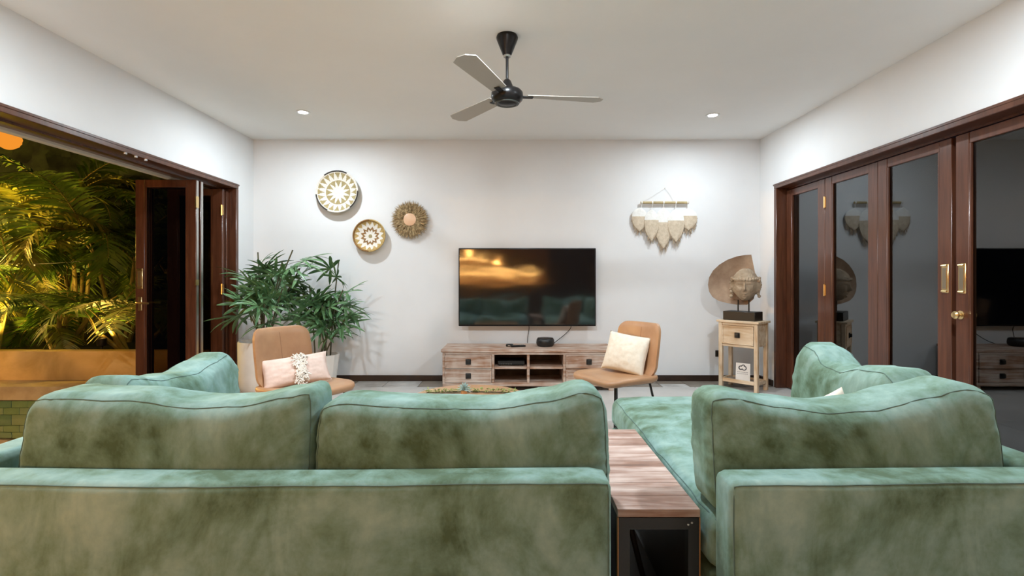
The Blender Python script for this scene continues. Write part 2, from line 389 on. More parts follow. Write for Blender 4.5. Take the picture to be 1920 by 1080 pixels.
b = NB(); lathe(b, [(0, -0.3180), (.048, -0.3200), (.085, -0.3320), (.0955, -0.3450), (.097, -0.3700), (.092, -0.3880), (.074, -0.4060), (.045, -0.4130), (0, -0.4150)], 40); obj('motor', b, M_BLKG, fan)
b = NB(); lathe(b, [(.070, -0.4065), (.0745, -0.4075), (.072, -0.4120), (.060, -0.4125), (.058, -0.4090)], 40); obj('bottom_ring', b, mat('ring_grey', (.05, .055, .05), .3), fan)
for k in range(3):
    a = R(8+120*k); bb = NB(); n = 12
    prev = None
    for i in range(n+1):
        s = i/n; r = .12+.475*s; hw = .046+.022*s if s < .93 else (.0665)*math.sqrt(max(0.05, 1-((s-.93)/.075)**2))
        tw = R(11*(1-.5*s)); row = []
        for side, dz in ((-1, 0), (1, 0), (1, .004), (-1, .004)):
            row.append(bb.verts.new((r, side*hw*math.cos(tw), -0.3620+side*hw*math.sin(tw)+dz)))
        if prev:
            for q in range(4): bb.faces.new((prev[q], prev[(q+1) % 4], row[(q+1) % 4], row[q]))
        else: bb.faces.new(row)
        prev = row
    bb.faces.new(prev[::-1])
    bl = obj('blade', bb, M_FANBL, fan, rot=(0, 0, a))
    bb = NB(); box(bb, .088, .16, -.018, .018, -0.3690, -0.3630, .002, 1); obj('blade_iron', bb, M_BLK, bl)

# ================================================================== SOFAS
def seam_loop(pts, r=.0028): return tube(NB(), pts, r, 6)
def cushion(name, label, cat, loc, rz, w, d, h, top, tilt=0, bulge=.035, seed=0, r=.045, piping=True, wr=.006, cuts=44, matl=None, ends=(0, 0), lean=0, zflat=True, group=None):
    """upright box cushion: width x, thickness y, height z, base at z = 0; top = table of (u, dz)"""
    H = Vector((w/2, d/2, h/2)); sd = Vector((seed*7.3, seed*3.1, seed*1.7))
    def fn(p, u):
        q = p.copy(); up = (p.z/H.z+1)/2; ux = p.x/H.x; uz = p.z/H.z
        q.y += math.copysign(bulge*(1-min(1, ux*ux)**1.5)*(1-min(1, abs(uz))**2.5), p.y)*min(1, abs(p.y)/(H.y*.5))
        q.z += interp(top, ux)*up**1.6 + (.016*math.sin(ux*9+seed)+.012*math.sin(ux*17+seed*2))*0
        q.x += (ends[0]*(1-ux)/2*(1-abs(uz)) + ends[1]*(1+ux)/2*(1-abs(uz)))
        # sagging sides
        q.x *= 1-.025*(1-abs(uz))**1*0+.012*(1-abs(uz)**2)
        # folds: gathers that run from the seams inward, deeper near the ends
        e = max(abs(ux)**3, max(0, uz)**4)
        n1 = noise.noise(Vector((q.x*7+q.z*5, q.z*3-q.x*2, q.y*2))+sd); n2 = noise.noise(Vector((q.x*16-q.z*12, q.z*9, q.y*5))+sd)
        n3 = noise.noise(Vector((q.x*3, q.z*30+q.x*9, q.y*4))+sd)*max(0, abs(ux)-.72)*3.2
        n4 = 1-abs(noise.noise(Vector((q.x*5.5-q.z*7.5, q.x*2+q.z*1.2, 4))+sd))*3.2; n4 = max(0, n4)**2*(.25+max(0, up-.25))
        n5 = (max(0, 1-abs(noise.noise(Vector((q.x*26, q.z*2.2, 7))+sd))*3)**1.5)*max(0, up-.62)*2.2
        k = wr*(n1*1.5+n2*.9*(.4+e)+n3*1.4-n4*1.1-n5*.8)
        q.y += math.copysign(k, p.y); q.z += wr*.7*n1*up
        q.x += math.copysign(wr*n3*.9+wr*.5*n2, p.x)*abs(ux)**4
        q.z += h/2
        if lean: q.y += math.tan(lean)*q.z
        return q
    t = thing(name, label, cat, loc, rz, group)
    obj('cover', grid_box(w, d, h, r, cuts, fn), matl or M_VEL, t, angle=70)
    if piping:
        for s, nm in ((-1, 'seam'), (1, 'seam')):
            pts = []
            n = 60
            def side(u0, u1, m): return [tuple(u0[i]+(u1[i]-u0[i])*k/m for i in range(2)) for k in range(m)]
            loop = side((-1, -1), (-1, 1), 20)+side((-1, 1), (1, 1), 40)+side((1, 1), (1, -1), 20)+side((1, -1), (-1, -1), 40)+[(-1, -1)]
            for (a, c) in loop:
                k = (1-r/H.x*.35, 1-r/H.z*.35)
                u = Vector((a, s*.985, c))
                base = rb_point(Vector((a, s, c)), H, r)
                pts.append(fn(base, u)+Vector((0, s*.0008, 0)))
            obj(nm, seam_loop(pts, .0015), M_SEAM, t)
    return t

ZS = .578                     # backrest top
def sofa(name, label, x0, x1, arm_left, yseat, chaise):
    t = thing(name, label, 'sofa', ((x0+x1)/2, 1.25, 0)); W = (x1-x0); hx = W/2
    # local: y 0 = rear face, y grows to the front
    rng_s = x0
    def fnb(p, u):
        q = p.copy(); n = noise.noise(Vector((p.x*4+rng_s, p.z*3, 1))); n2 = noise.noise(Vector((p.x*11+rng_s, p.z*8, 3)))
        if u.y < 0: q.y -= .010*n+.004*n2+.010*(1-u.x**2)*(1-u.z**2)
        q.z += .004*math.sin(p.x*3.1+rng_s)*(p.z > 0)
        return q
    bk = grid_box(W, .12, ZS-.10, .026, 40, fnb)
    for v in bk.verts: v.co += Vector((0, .06, .10+(ZS-.10)/2))
    backr = obj('backrest', bk, M_VEL, t, angle=70)
    H = Vector((hx, .06, (ZS-.10)/2)); pts = []
    for (a, c) in [(-1, -1+.2*k) for k in range(10)]+[(-1+.05*k, 1) for k in range(41)]+[(1, 1-.2*k) for k in range(10)]:
        u = Vector((a, -1, c)); pts.append(fnb(rb_point(u, H, .026), u)+Vector((0, .06-.0010, .10+(ZS-.10)/2)))
    obj('seam', seam_loop(pts, .0016), M_SEAM, backr)
    ax = -hx if arm_left else hx-.12
    la = yseat-1.25; ae = 2.38-1.25
    ar = grid_box(.12, ae-.13, ZS-.10, .028, 22, lambda p, u: p+Vector((.006*noise.noise(p*5), 0, 0)))
    for v in ar.verts: v.co += Vector((ax+.06, .125+(ae-.13)/2, .10+(ZS-.10)/2))
    obj('arm', ar, M_VEL, t, angle=70)
    b = NB(); ix0, ix1 = (-hx+.125, hx) if arm_left else (-hx, hx-.125)
    box(b, ix0, ix1, .125, la, .10, .27, .02, 3); obj('base', b, M_VEL, t)
    def seatc(a, c, y0, y1):
        def fn(p, u):
            q = p.copy(); q.z += (.028*(1-u.x**2)*(1-u.y**2) if u.z > 0 else 0)+.006*noise.noise(Vector((p.x*8, p.y*8, rng_s)))+.004*noise.noise(Vector((p.x*5-p.y*16, p.y*6, rng_s)))*(u.z > 0)
            q.x += .006*noise.noise(Vector((p.y*9, p.z*9, 2)))
            return q
        g = grid_box(c-a, y1-y0, .165, .055, 34, fn)
        for v in g.verts: v.co += Vector(((a+c)/2, (y0+y1)/2, .2705+.0825))
        so = obj('seat_cushion', g, M_VEL, t, angle=70)
        H = Vector(((c-a)/2, (y1-y0)/2, .0825)); pts = []
        for (aa, cc) in [(-1, -1+.1*k) for k in range(20)]+[(-1+.1*k, 1) for k in range(20)]+[(1, 1-.1*k) for k in range(20)]:
            u = Vector((aa, cc, 1)); pts.append(fn(rb_point(u, H, .055), u)+Vector(((a+c)/2, (y0+y1)/2, .2705+.0825)))
        obj('seam', seam_loop(pts, .002), M_SEAM, so)
    if chaise: seatc(ix0, ix1, .128, la+.02)
    else:
        mid = (ix0+ix1)/2; seatc(ix0, mid-.003, .128, la); seatc(mid+.003, ix1, .128, la)
    for fx in (-hx+.08, hx-.08):
        for fy in (.08, la-.08):
            b = NB(); lathe(b, [(0, 0), (.018, 0), (.026, .10), (0, .10)], 16, fx, fy); obj('foot', b, M_BLK, t)
    return t
sofa('sofa', 'sage teal velvet two-seat sofa with low backrest on the pool side of the wood console', -1.575, .243, True, 2.36, False)
sofa('chaise_sofa', 'sage teal velvet chaise sofa beside the closed glass doors, long seat', .535, 1.49, False, 2.80, True)
ZQ = .43
cushion('back_cushion', 'long teal velvet back cushion at the pool end of the two-seat sofa', 'cushion', (-.965, 1.475, ZQ), 0, .815, .17, .315,
        [(-1, -.012), (-.86, .012), (-.35, .004), (.2, -.018), (.45, -.016), (.8, .012), (1, .030)], seed=1, lean=R(8))
cushion('back_cushion', 'teal velvet back cushion behind the round table, beside the wood console', 'cushion', (-.142, 1.475, ZQ), 0, .815, .17, .315,
        [(-1, -.020), (-.8, -.008), (-.2, -.022), (.2, -.022), (.6, .002), (.85, .024), (.95, .015), (1, -.005)], seed=2, lean=R(8))
cushion('back_cushion', 'teal velvet back cushion of the chaise, sagging in the middle, nearest the glass doors', 'cushion', (.955, 1.475, ZQ), 0, .815, .17, .315,
        [(-1, .005), (-.85, .008), (-.5, -.016), (-.15, -.032), (.1, -.024), (.5, .012), (.8, .035), (.95, .022), (1, -.01)], seed=3, lean=R(8))
# side cushions resting against the arms
cushion('side_cushion', 'teal velvet cushion leaning on the sofa arm nearest the pool', 'cushion', (-1.35, 2.06, ZQ), R(93), .77, .15, .29,
        [(-1, -.02), (-.85, .03), (-.4, -.005), (.1, -.022), (.5, .0), (.8, .018), (1, -.03)], seed=4, lean=R(5), wr=.008)
cushion('side_cushion', 'teal velvet cushion leaning on the chaise arm by the glass doors, one corner peaked high', 'cushion', (1.335, 2.02, ZQ), R(-93), .70, .15, .28,
        [(-1, .02), (-.8, .085), (-.6, .075), (-.25, .02), (0, .012), (.4, .05), (.75, .06), (1, .0)], seed=5, lean=R(5), wr=.008)
def pillow(name, label, loc, rot, w, h, t, m, tassel=None, seed=0, fold=.004, group=None):
    """knife-edge scatter pillow standing in xz, thickness along y, base at z = 0"""
    th = thing(name, label, 'pillow', loc); th.rotation_euler = rot
    b = NB(); n = 26; vs = {}
    for s in (-1, 1):
        for i in range(n+1):
            for j in range(n+1):
                u = -1+2*i/n; v = -1+2*j/n
                if s == 1 and (i in (0, n) or j in (0, n)): vs[(s, i, j)] = vs[(-1, i, j)]; continue
                pin = 1-.05*(1-u*u)*0
                x_ = u*w/2*(1-.06*(1-v*v)); z_ = v*h/2*(1-.06*(1-u*u))
                k = ((1-u**2)*(1-v**2))**.42
                y_ = s*t/2*k+fold*noise.noise(Vector((u*5+seed, v*5, s)))*(k+.3)
                vs[(s, i, j)] = b.verts.new((x_, y_, z_+h/2))
    for s in (-1, 1):
        for i in range(n):
            for j in range(n): b.faces.new((vs[(s, i, j)], vs[(s, i+1, j)], vs[(s, i+1, j+1)], vs[(s, i, j+1)]))
    obj('cover', b, m, th, angle=80)
    if tassel:
        b = NB(); rg = random.Random(seed)
        for q in range(150):
            u = rg.uniform(-.09, .09); v = rg.uniform(-.98, .98)
            k = ((1-u**2)*(1-v**2))**.42; p = Vector((u*w/2*1.6+.02, -t/2*k-.004, v*h/2+h/2))
            tube(b, [p, p+Vector((rg.uniform(-.02, .02), -.012, rg.uniform(-.012, .012))), p+Vector((rg.uniform(-.03, .03), -.010, rg.uniform(-.03, .0)))], .0035, 5)
        obj('fringe_band', b, tassel, th, kind='stuff', label='cream knotted fringe band')
    return th
pillow('throw_pillow', 'cream scatter pillow on the chaise seat, only its top corner showing over the back cushion', (1.075, 1.73, .523), (R(-6), R(-25), R(0)), .24, .15, .09, M_CREAM, tassel=None, seed=9)

# ---------------------------------------------------------------- console between the sofas
con = thing('console_table', 'narrow whitewashed wood console with black end frame between the two sofas', 'table', (.402, 1.41, 0))
CW, CL, CHh = .228, .755, .442
for k in range(8):
    y0 = CL*k/8; b = NB(); box(b, -CW/2, CW/2, y0+.0006, y0+CL/8-.0006, CHh-.022, CHh-.0006*(k % 2), .0012, 1)
    obj('plank', b, M_WWX, con)
M_EDGE = mat('raw_wood_edge', (.42, .20, .07), .5)
for x0 in (-CW/2, CW/2-.003):
    b = NB(); box(b, x0, x0+.003, 0, .016, 0.0, CHh-.023); obj('edge_strip', b, M_EDGE, con)
for y0 in (.0, CL-.03):
    b = NB(); box(b, -CW/2+.0035, CW/2-.0035, y0, y0+.03, CHh-.055, CHh-.023)
    for sx in (-1, 1): box(b, sx*(CW/2-.0035-.030/2)-.015, sx*(CW/2-.0035-.015)+.015, y0, y0+.03, 0, CHh-.055)
    obj('end_frame', b, M_BLK, con)
for sx in (-1, 1):
    b = NB(); box(b, sx*(CW/2-.012)-.008, sx*(CW/2-.012)+.008, .031, CL-.031, .02, CHh-.024); obj('side_panel', b, mat('black_panel', (.014, .011, .010), .5), con)
b = NB(); tube(b, [(-.07, .05, CHh-.06), (.04, .30, .05)], .009, 8); obj('brace', b, M_BLK, con)
b = NB(); box(b, -CW/2+.03, CW/2-.03, .04, CL-.04, .06, .075); obj('shelf', b, M_BLK, con)
b = NB()
for dx, dz in ((.078, -.040), (.086, -.034), (.092, -.037)): lathe(b, [(0, 0), (.003, .001), (.003, .003), (0, .004)], 8)
b.free()
b = NB()
for dx, dz in ((.080, -.041), (.090, -.036)):
    box(b, dx-.003, dx+.003, -.003, 0, CHh+dz-.0025, CHh+dz+.0025, .001, 1)
obj('screw', b, M_STEEL, con)

# ================================================================== TV AND STAND
tv = thing('television', 'large flat black television hung on the back wall', 'television', (.147, YB-.022, 0))
tx, tz0, tz1 = .713, .587, 1.397
b = NB(); box(b, -tx, tx, -.075, -.035, tz0, tz1, .006, 2); obj('casing', b, M_BLKG, tv)
b = NB(); box(b, -tx+.010, tx-.010, -.0775, -.0755, tz0+.016, tz1-.010, .001, 1); obj('screen', b, M_SCREEN, tv)
b = NB(); box(b, -.25, .25, -.035, .018, .82, 1.2); obj('wall_bracket', b, M_BLK, tv)
def cable(name, label, pts, r=.0035):
    p = [Vector(q) for q in pts]; out = []
    for i in range(len(p)-1):
        a = p[max(0, i-1)]; b_ = p[i]; c = p[i+1]; d = p[min(len(p)-1, i+2)]
        for k in range(6):
            t = k/6; out.append(.5*((2*b_)+(c-a)*t+(2*a-5*b_+4*c-d)*t*t+(3*b_-a-3*c+d)*t**3))
    out.append(p[-1]); return obj(name, tube(NB(), out, r, 8), M_BLK, None, label=label, cat='cable')
cable('power_cable', 'straight black cable hanging from the middle of the television', [(.165, 5.36, .60), (.168, 5.385, .55), (.155, 5.385, .47), (.150, 5.37, .408)])
cable('signal_cable', 'curved black cable running down to the round speaker from the television', [(.61, 5.36, .60), (.60, 5.385, .55), (.54, 5.385, .49), (.46, 5.36, .43), (.42, 5.32, .406)])
SX, SY = .147, 4.92
st = thing('media_console', 'low whitewashed wooden media console with drawers and open shelves under the television', 'cabinet', (SX, SY, 0))
W2, D2, HT = .826, .45, .400
def part(name, x0, x1, y0, y1, z0, z1, m, parent, bev=.003, **k): return obj(name, box(NB(), x0, x1, y0, y1, z0, z1, bev, 1), m, parent, **k)
part('top', -W2-.012, W2+.012, -.015, D2, HT-.028, HT, M_WW, st)
for x0 in (-W2, -.352, -.012, .336, W2-.022): part('upright', x0, x0+.024, 0, D2-.012, .045, HT-.029, M_PINE if False else M_WW, st)
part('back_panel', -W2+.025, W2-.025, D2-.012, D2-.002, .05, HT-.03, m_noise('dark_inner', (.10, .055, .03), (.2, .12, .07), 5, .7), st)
part('bottom_rail', -W2+.003, W2-.003, -.004, .020, .045, .078, M_WW, st)
part('bottom_board', -W2+.025, W2-.025, .021, D2-.013, .060, .078, M_WW, st)
for x0, x1 in ((-.327, -.0135), (.0135, .335)):
    part('shelf', x0+.0, x1-.0, .003, D2-.014, .210, .232, M_WW, st)
part('top_rail', -W2+.025, W2-.025, -.002, .016, HT-.052, HT-.0285, M_WW, st)
for x0 in (-W2+.004, W2-.05):
    for y0 in (.004, D2-.052): part('foot', x0, x0+.046, y0, y0+.046, 0, .0455, M_WW, st)
def drawer(x0, x1, z0, z1, par, y=-.004, kn=.019, m=M_WW):
    d = part('drawer', x0, x1, y, y+.018, z0, z1, m, par, .004)
    b = NB()
    for (a, c, e, f) in ((x0, x1, z0, z0+.012), (x0, x1, z1-.012, z1), (x0, x0+.014, z0+.0125, z1-.0125), (x1-.014, x1, z0+.0125, z1-.0125)): box(b, a, c, y-.005, y-.0003, e, f, .001, 1)
    obj('drawer_frame', b, m, d)
    cx, cz = (x0+x1)/2, (z0+z1)/2; b = NB(); box(b, cx-.026, cx+.026, y-.009, y-.001, cz-.026, cz+.026, .003, 1)
    box(b, cx-kn, cx+kn, y-.026, y-.008, cz-kn, cz+kn, .005, 2); obj('knob', b, M_BLK, d)
for x0, x1 in ((-W2+.026, -.354), (.362, W2-.024)):
    drawer(x0, x1, .216, HT-.054, st); drawer(x0, x1, .082, .210, st)
t = thing('disc_player', 'flat black set-top box on the upper left shelf of the media console', 'player', (SX-.165, SY+.15, .232))
part('case', -.13, .13, -.09, .12, .006, .050, M_BLKG, t); part('front_panel', -.128, .128, -.094, -.0905, .012, .046, M_BLK, t, .001)
b = NB()
for i in range(8): box(b, -.11+i*.016, -.105+i*.016, -.0955, -.0945, .018, .021)
obj('button_row', b, mat('silver_dot', (.6, .6, .6), .4), t)
b = NB()
for a in (-.11, .11):
    for c in (-.07, .10): lathe(b, [(0, 0), (.008, 0), (.008, .0065), (0, .0065)], 10, a, c)
obj('foot', b, M_BLK, t)
t = thing('speaker', 'small round black smart speaker on top of the media console', 'speaker', (.325, 5.16, .40))
b = NB(); lathe(b, [(0, 0), (.072, 0), (.086, .012), (.092, .035), (.088, .068), (.080, .078), (0, .080)], 40); obj('body', b, M_BLK, t)
b = NB(); lathe(b, [(.055, .0805), (.078, .0795), (.080, .084), (.05, .085), (0, .0845)], 40); obj('top_ring', b, M_BLKG, t)
t = thing('remote_control', 'black remote control lying on the media console, left of the speaker', 'remote', (.05, 5.10, .40), R(12))
part('body', -.075, .075, -.02, .02, 0, .018, M_BLKG, t, .005)
b = NB()
for i in range(7):
    for j in range(2): box(b, -.06+i*.018, -.05+i*.018, -.012+j*.014, -.004+j*.014, .0182, .021)
obj('button', b, mat('button_grey', (.12, .12, .12), .6), t)
t = thing('receiver_dongle', 'tiny black plug-in box on the media console beside the remote', 'adapter', (-.035, 5.14, .40), R(-8))
part('body', -.035, .035, -.025, .025, 0, .024, M_BLK, t, .005); part('port', -.012, .012, -.0265, -.0255, .006, .016, M_STEEL, t, .0005)

# ================================================================== WALL DECOR
def wx(px, y=5.38): return (px-962)*y/960
def wz(py, y=5.38): return CH+(523-py)*y/960
def basket(label, px, py, r, pat, mats, rings, segs, rim, tilt=0):
    t = thing('woven_basket', label, 'basket', (wx(px), YB, wz(py))); t.rotation_euler = (R(-tilt), 0, 0)
    b = NB(); rr = []
    for i in range(rings*2+1):
        q = i/(rings*2); rad = r*.97*q; dep = -.022-.05*(q**3)+(.002 if i % 2 else -.001)
        rr.append((rad, dep))
    vr = []
    for rad, dep in rr:
        vr.append([b.verts.new((rad*math.sin(k*2*PI/segs), dep, rad*math.cos(k*2*PI/segs))) for k in range(segs)] if rad > 1e-5 else [b.verts.new((0, dep, 0))])
    for i in range(len(vr)-1):
        q = (rr[i][0]+rr[i+1][0])/2/r/.97
        for k in range(segs):
            k2 = (k+1) % segs
            f = b.faces.new((vr[0][0], vr[1][k], vr[1][k2])) if i == 0 else b.faces.new((vr[i][k], vr[i][k2], vr[i+1][k2], vr[i+1][k]))
            f.material_index = pat(q, (k+.5)/segs)
    # outer wall of the dish back towards the wall
    last = vr[-1]; back = [b.verts.new((r*.80*math.sin(k*2*PI/segs), -.004, r*.80*math.cos(k*2*PI/segs))) for k in range(segs)]
    for k in range(segs): f = b.faces.new((last[k], last[(k+1) % segs], back[(k+1) % segs], back[k])); f.material_index = 1
    obj('bowl', b, mats, t, angle=60)
    for a0, a1, m in rim:
        n = max(4, int((a1-a0)/6)); pts = [(r*math.sin(R(a0+(a1-a0)*k/n)), -.072, r*math.cos(R(a0+(a1-a0)*k/n))) for k in range(n+1)]
        obj('rim', tube(NB(), pts, .0075, 8), m, t)
    return t
def tri(x): x = x % 1; return 1-abs(2*x-1)
def pat_big(q, a):
    if q < .26: return 0
    if q < .57: return 0 if (q-.26)/.31 < tri(a*12) else 1
    if q < .62: return 1
    if q < .67: return 0
    if q < .96: return 0 if (q-.67)/.29 < tri(a*20)*1.05 else 1
    return 0
def pat_small(q, a):
    if q < .12: return 3
    if q < .28: return 0
    if q < .46: return 0 if (q-.28)/.18 < tri(a*12) else 2
    if q < .62: return 2 if tri(a*12) > (q-.46)/.16 else 0
    if q < .70: return 0
    if q < .95: return 0 if (q-.66)/.29 < tri(a*16) else 1
    return 2
basket('large round woven basket with a cream star pattern and black-and-white rim', 634, 361, .217, pat_big, [M_WHITEW, M_STRAW], 14, 240,
       [(-38, 28, M_BLKW), (28, 88, M_WHITEW), (88, 140, M_BLKW), (140, 205, M_WHITEW), (205, 262, M_BLKW), (262, 322, M_WHITEW)], 3)
basket('small round woven basket with brown petals and golden rim below the large one', 694, 443, .165, pat_small, [M_WHITEW, M_GOLD, M_BROWNW, M_STRAW], 12, 192,
       [(0, 180, M_GOLD), (180, 360, M_BROWNW)], 3)
t = thing('raffia_wreath', 'shaggy brown raffia wreath with a peach round centre on the wall', 'wall decoration', (wx(769), YB, wz(412)))
b = NB(); rg = random.Random(5)
for i in range(1500):
    a = rg.uniform(0, 2*PI); r0 = rg.uniform(.06, .135); ln = rg.uniform(.04, .12); y0 = -.02-rg.uniform(0, .03); da = rg.uniform(-.25, .25)
    p0 = Vector((math.sin(a)*r0, y0, math.cos(a)*r0)); r1 = min(rg.uniform(.175, .222), r0+ln); a1 = a+da*.6
    p1 = Vector((math.sin(a1)*r1, y0-rg.uniform(-.012, .014), math.cos(a1)*r1-.004)); mid = (p0+p1)/2+Vector((rg.uniform(-.006, .006), -.008, rg.uniform(-.006, .006)))
    sd = Vector((math.cos(a), 0, -math.sin(a)))*.003
    v = [b.verts.new(p0-sd), b.verts.new(p0+sd), b.verts.new(mid+sd), b.verts.new(mid-sd), b.verts.new(p1)]
    b.faces.new(v[:4]); b.faces.new((v[3], v[2], v[4]))
obj('raffia_fringe', b, M_RAFFIA, t, kind='stuff')
def lathey(prof, seg=40):
    b = NB(); lathe(b, prof, seg)
    for v in b.verts: v.co = Vector((v.co.x, -v.co.z, v.co.y))
    return b
obj('backing_ring', lathey([(.0, .0), (.15, .0), (.16, .01), (.14, .03), (.07, .042), (.066, .03), (0, .03)]), M_RAFFIA, t)
obj('centre_disc', lathey([(0, .032), (.060, .032), (.062, .042), (.066, .050), (.060, .053), (0, .052)]), M_PEACH, t)

t = thing('feather_hanging', 'cream macrame wall hanging of five feathers on a bamboo rod', 'wall hanging', (wx(1245), YB, wz(380)))
S = 5.36/960
b = NB(); tube(b, [(wx(1201)-wx(1245), -.035, .0), (wx(1291)-wx(1245), -.035, .0)], .0135, 12); obj('rod', b, m_noise('bamboo', (.36, .27, .12), (.5, .39, .2), 12, .5), t)
b = NB()
for px in (1203, 1223, 1244, 1267, 1289): lathe(b, [(0, 0)], 3) if False else tube(b, [(wx(px)-wx(1245)-.006, -.035, 0), (wx(px)-wx(1245)+.006, -.035, 0)], .0155, 12)
obj('knot', b, M_MACW, t)
for px, y1 in ((1203, 388), (1223, 392), (1244, 388), (1267, 392), (1289, 390)):
    x_ = wx(px)-wx(1245); b = NB(); tube(b, [(x_, -.036, 0), (x_, -.030, (380-y1)*S-.03)], .0032, 6); obj('cord', b, M_MACW, t)
b = NB(); tube(b, [((1248-1245)*S, -.008, (380-352)*S), ((1258-1245)*S, -.02, (380-362)*S), ((1267-1245)*S, -.03, .012)], .0016, 5); tube(b, [((1248-1245)*S, -.008, (380-352)*S), ((1226-1245)*S, -.02, (380-366)*S), ((1203-1245)*S, -.03, .012)], .0012, 5); obj('hanging_string', b, M_MACW, t)
b = NB(); tube(b, [((1248-1245)*S, 0, (380-352)*S), ((1248-1245)*S, -.014, (380-352)*S)], .004, 8); obj('nail', b, M_STEEL, t)
# (centre px, top y, split y, bottom y, half width px, fringe length)
FE = [(1199, 389, 406, 434, 14, 9), (1221, 393, 413, 452, 13, 9), (1244, 389, 417, 466, 16, 11), (1267, 392, 414, 454, 15, 10), (1291, 391, 405, 432, 16, 11)]
for i, (px, yt, ysp, yb, hw, fl) in enumerate(FE):
    f = thing('feather', None, None); f.parent = t; f.location = ((px-1245)*S, -.028-.012*(i % 2), 0)
    def half(v): return hw*S*(math.sin(min(1, v*3.2)*PI/2)**.7)*(1 if v < .45 else max(0.05, math.cos((v-.45)/.55*PI/2)**.75))
    for nm, a, c, m, pf in (('feather_top', yt, ysp, M_MACW, 0), ('feather_body', ysp, yb, M_MACB, .001)):
        b = NB(); rows = 10; cols = 10; g = {}
        for j in range(rows+1):
            yy = a+(c-a)*j/rows; v = (yy-yt)/(yb-yt); h_ = half(v)+pf
            for k in range(cols+1):
                u = -1+2*k/cols
                for s in (0, 1): g[(s, j, k)] = b.verts.new((u*h_, (-.012*(1-u*u)-.002 if s == 0 else .004)-pf, (380-yy)*S))
        for j in range(rows):
            for k in range(cols):
                b.faces.new((g[(0, j, k)], g[(0, j, k+1)], g[(0, j+1, k+1)], g[(0, j+1, k)])); b.faces.new((g[(1, j, k)], g[(1, j+1, k)], g[(1, j+1, k+1)], g[(1, j, k+1)]))
        for j in range(rows):
            for k in (0, cols): b.faces.new((g[(0, j, k)], g[(0, j+1, k)], g[(1, j+1, k)], g[(1, j, k)]))
        obj(nm, b, m, f)
    b = NB(); rg = random.Random(i)
    for q in range(170):
        v = rg.uniform(.15, 1); s = rg.choice((-1, 1)); yy = yt+(yb-yt)*v; x0 = s*half(v)*rg.uniform(.6, 1); ln = fl*S*rg.uniform(.5, 1.1)*(.35+.65*v)
        p0 = Vector((x0, .002, (380-yy)*S)); p1 = p0+Vector((s*ln*.45*(1-v*.6)+rg.uniform(-.004, .004), rg.uniform(-.004, .008), -ln))
        tube(b, [p0, p1], [.0026, .0012], 4, False)
    obj('fringe', b, m_noise('fringe_cotton', (.36, .26, .17), (.58, .47, .34), 40, .95, bs=0) if i == 0 else bpy.data.materials['fringe_cotton'], f, kind='stuff')

t = thing('wall_socket', 'small black socket plate low on the wall behind the side table', 'socket', (wx(1348, 5.40), YB, wz(663, 5.40)))
part('plate', -.036, .036, -.008, 0, -.034, .034, M_BLK, t, .003); part('insert', -.02, .02, -.011, -.0085, -.02, .02, M_BLKG, t, .002)

# ================================================================== SIDE TABLE AND BUST
A = Vector((2.035, 5.10)); ang = math.atan2(-.76, .65)
tb = thing('side_table', 'small honey-coloured rustic side table with one drawer in the corner', 'table', (2.262, 5.035, 0), ang)
TW, TD, TH = .385, .235, .672; hx, hy = TW/2, TD/2
part('top', -hx-.015, hx+.015, -hy-.015, hy+.015, TH-.022, TH, M_PINEH, tb, .003)
for sx in (-1, 1):
    for sy in (-1, 1): part('leg', sx*(hx-.018)-.018, sx*(hx-.018)+.018, sy*(hy-.018)-.018, sy*(hy-.018)+.018, 0, TH-.0225, M_PINE, tb, .003)
part('back_apron', -hx+.037, hx-.037, hy-.024, hy-.008, .43, TH-.023, M_PINEH, tb)
for sx in (-1, 1): part('side_apron', sx*(hx-.016)-.008, sx*(hx-.016)+.008, -hy+.037, hy-.037, .43, TH-.023, M_PINEH, tb)
part('rail', -hx+.037, hx-.037, -hy+.004, -hy+.024, .415, .44, M_PINEH, tb); part('rail', -hx+.037, hx-.037, -hy+.004, -hy+.024, TH-.05, TH-.0235, M_PINEH, tb)
drawer(-hx+.038, hx-.038, .442, TH-.0515, tb, y=-hy-.002, kn=.017, m=M_PINEH)
for sy, z in ((-1, .065), (1, .065)): part('stretcher', -hx+.037, hx-.037, sy*(hy-.015)-.010, sy*(hy-.015)+.010, z, z+.035, M_PINEH, tb)
for sx in (-1, 1): part('stretcher', sx*(hx-.018)-.010, sx*(hx-.018)+.010, -hy+.037, hy-.037, .065, .10, M_PINEH, tb)
part('shelf', -hx+.03, hx-.03, -hy+.028, hy-.028, .072, .084, m_noise('shelf_grey', (.30, .24, .19), (.40, .33, .27), 8, .6), tb)
# leaning card
ca, sa = math.cos(ang), math.sin(ang)
def tloc(x, y, z): return (2.262+x*ca-y*sa, 5.035+x*sa+y*ca, z)
cd = thing('notice_card', 'white card with a dark interlocked mark propped on the lower shelf of the side table', 'sign', tloc(.02, -.05, .087)); cd.rotation_euler = (R(-8), 0, ang+R(14))
part('card', -.066, .066, -.003, .003, 0, .168, M_PAPER, cd, .001)
b = NB()
def arc(cx, cz, r, a0, a1, th=.0045, n=14): tube(b, [(cx+r*math.cos(R(a0+(a1-a0)*k/n)), -.0034, cz+r*math.sin(R(a0+(a1-a0)*k/n))) for k in range(n+1)], th, 6)
arc(-.020, .122, .017, 60, 330, .006); arc(.010, .120, .019, -160, 100, .005); arc(.002, .134, .016, 20, 180, .005)
for v in b.verts: v.co.y = -.0034+(v.co.y+.0034)*.15
obj('printed_mark', b, M_INK, cd)
b = NB(); rg = random.Random(2)
for row, z in enumerate((.078, .062)):
    x_ = -.052
    while x_ < .046:
        wd = rg.uniform(.005, .012); box(b, x_, x_+wd, -.0036, -.0031, z, z+.005); x_ += wd+.0035
obj('printed_line', b, mat('grey_ink', (.28, .26, .26), .7), cd)

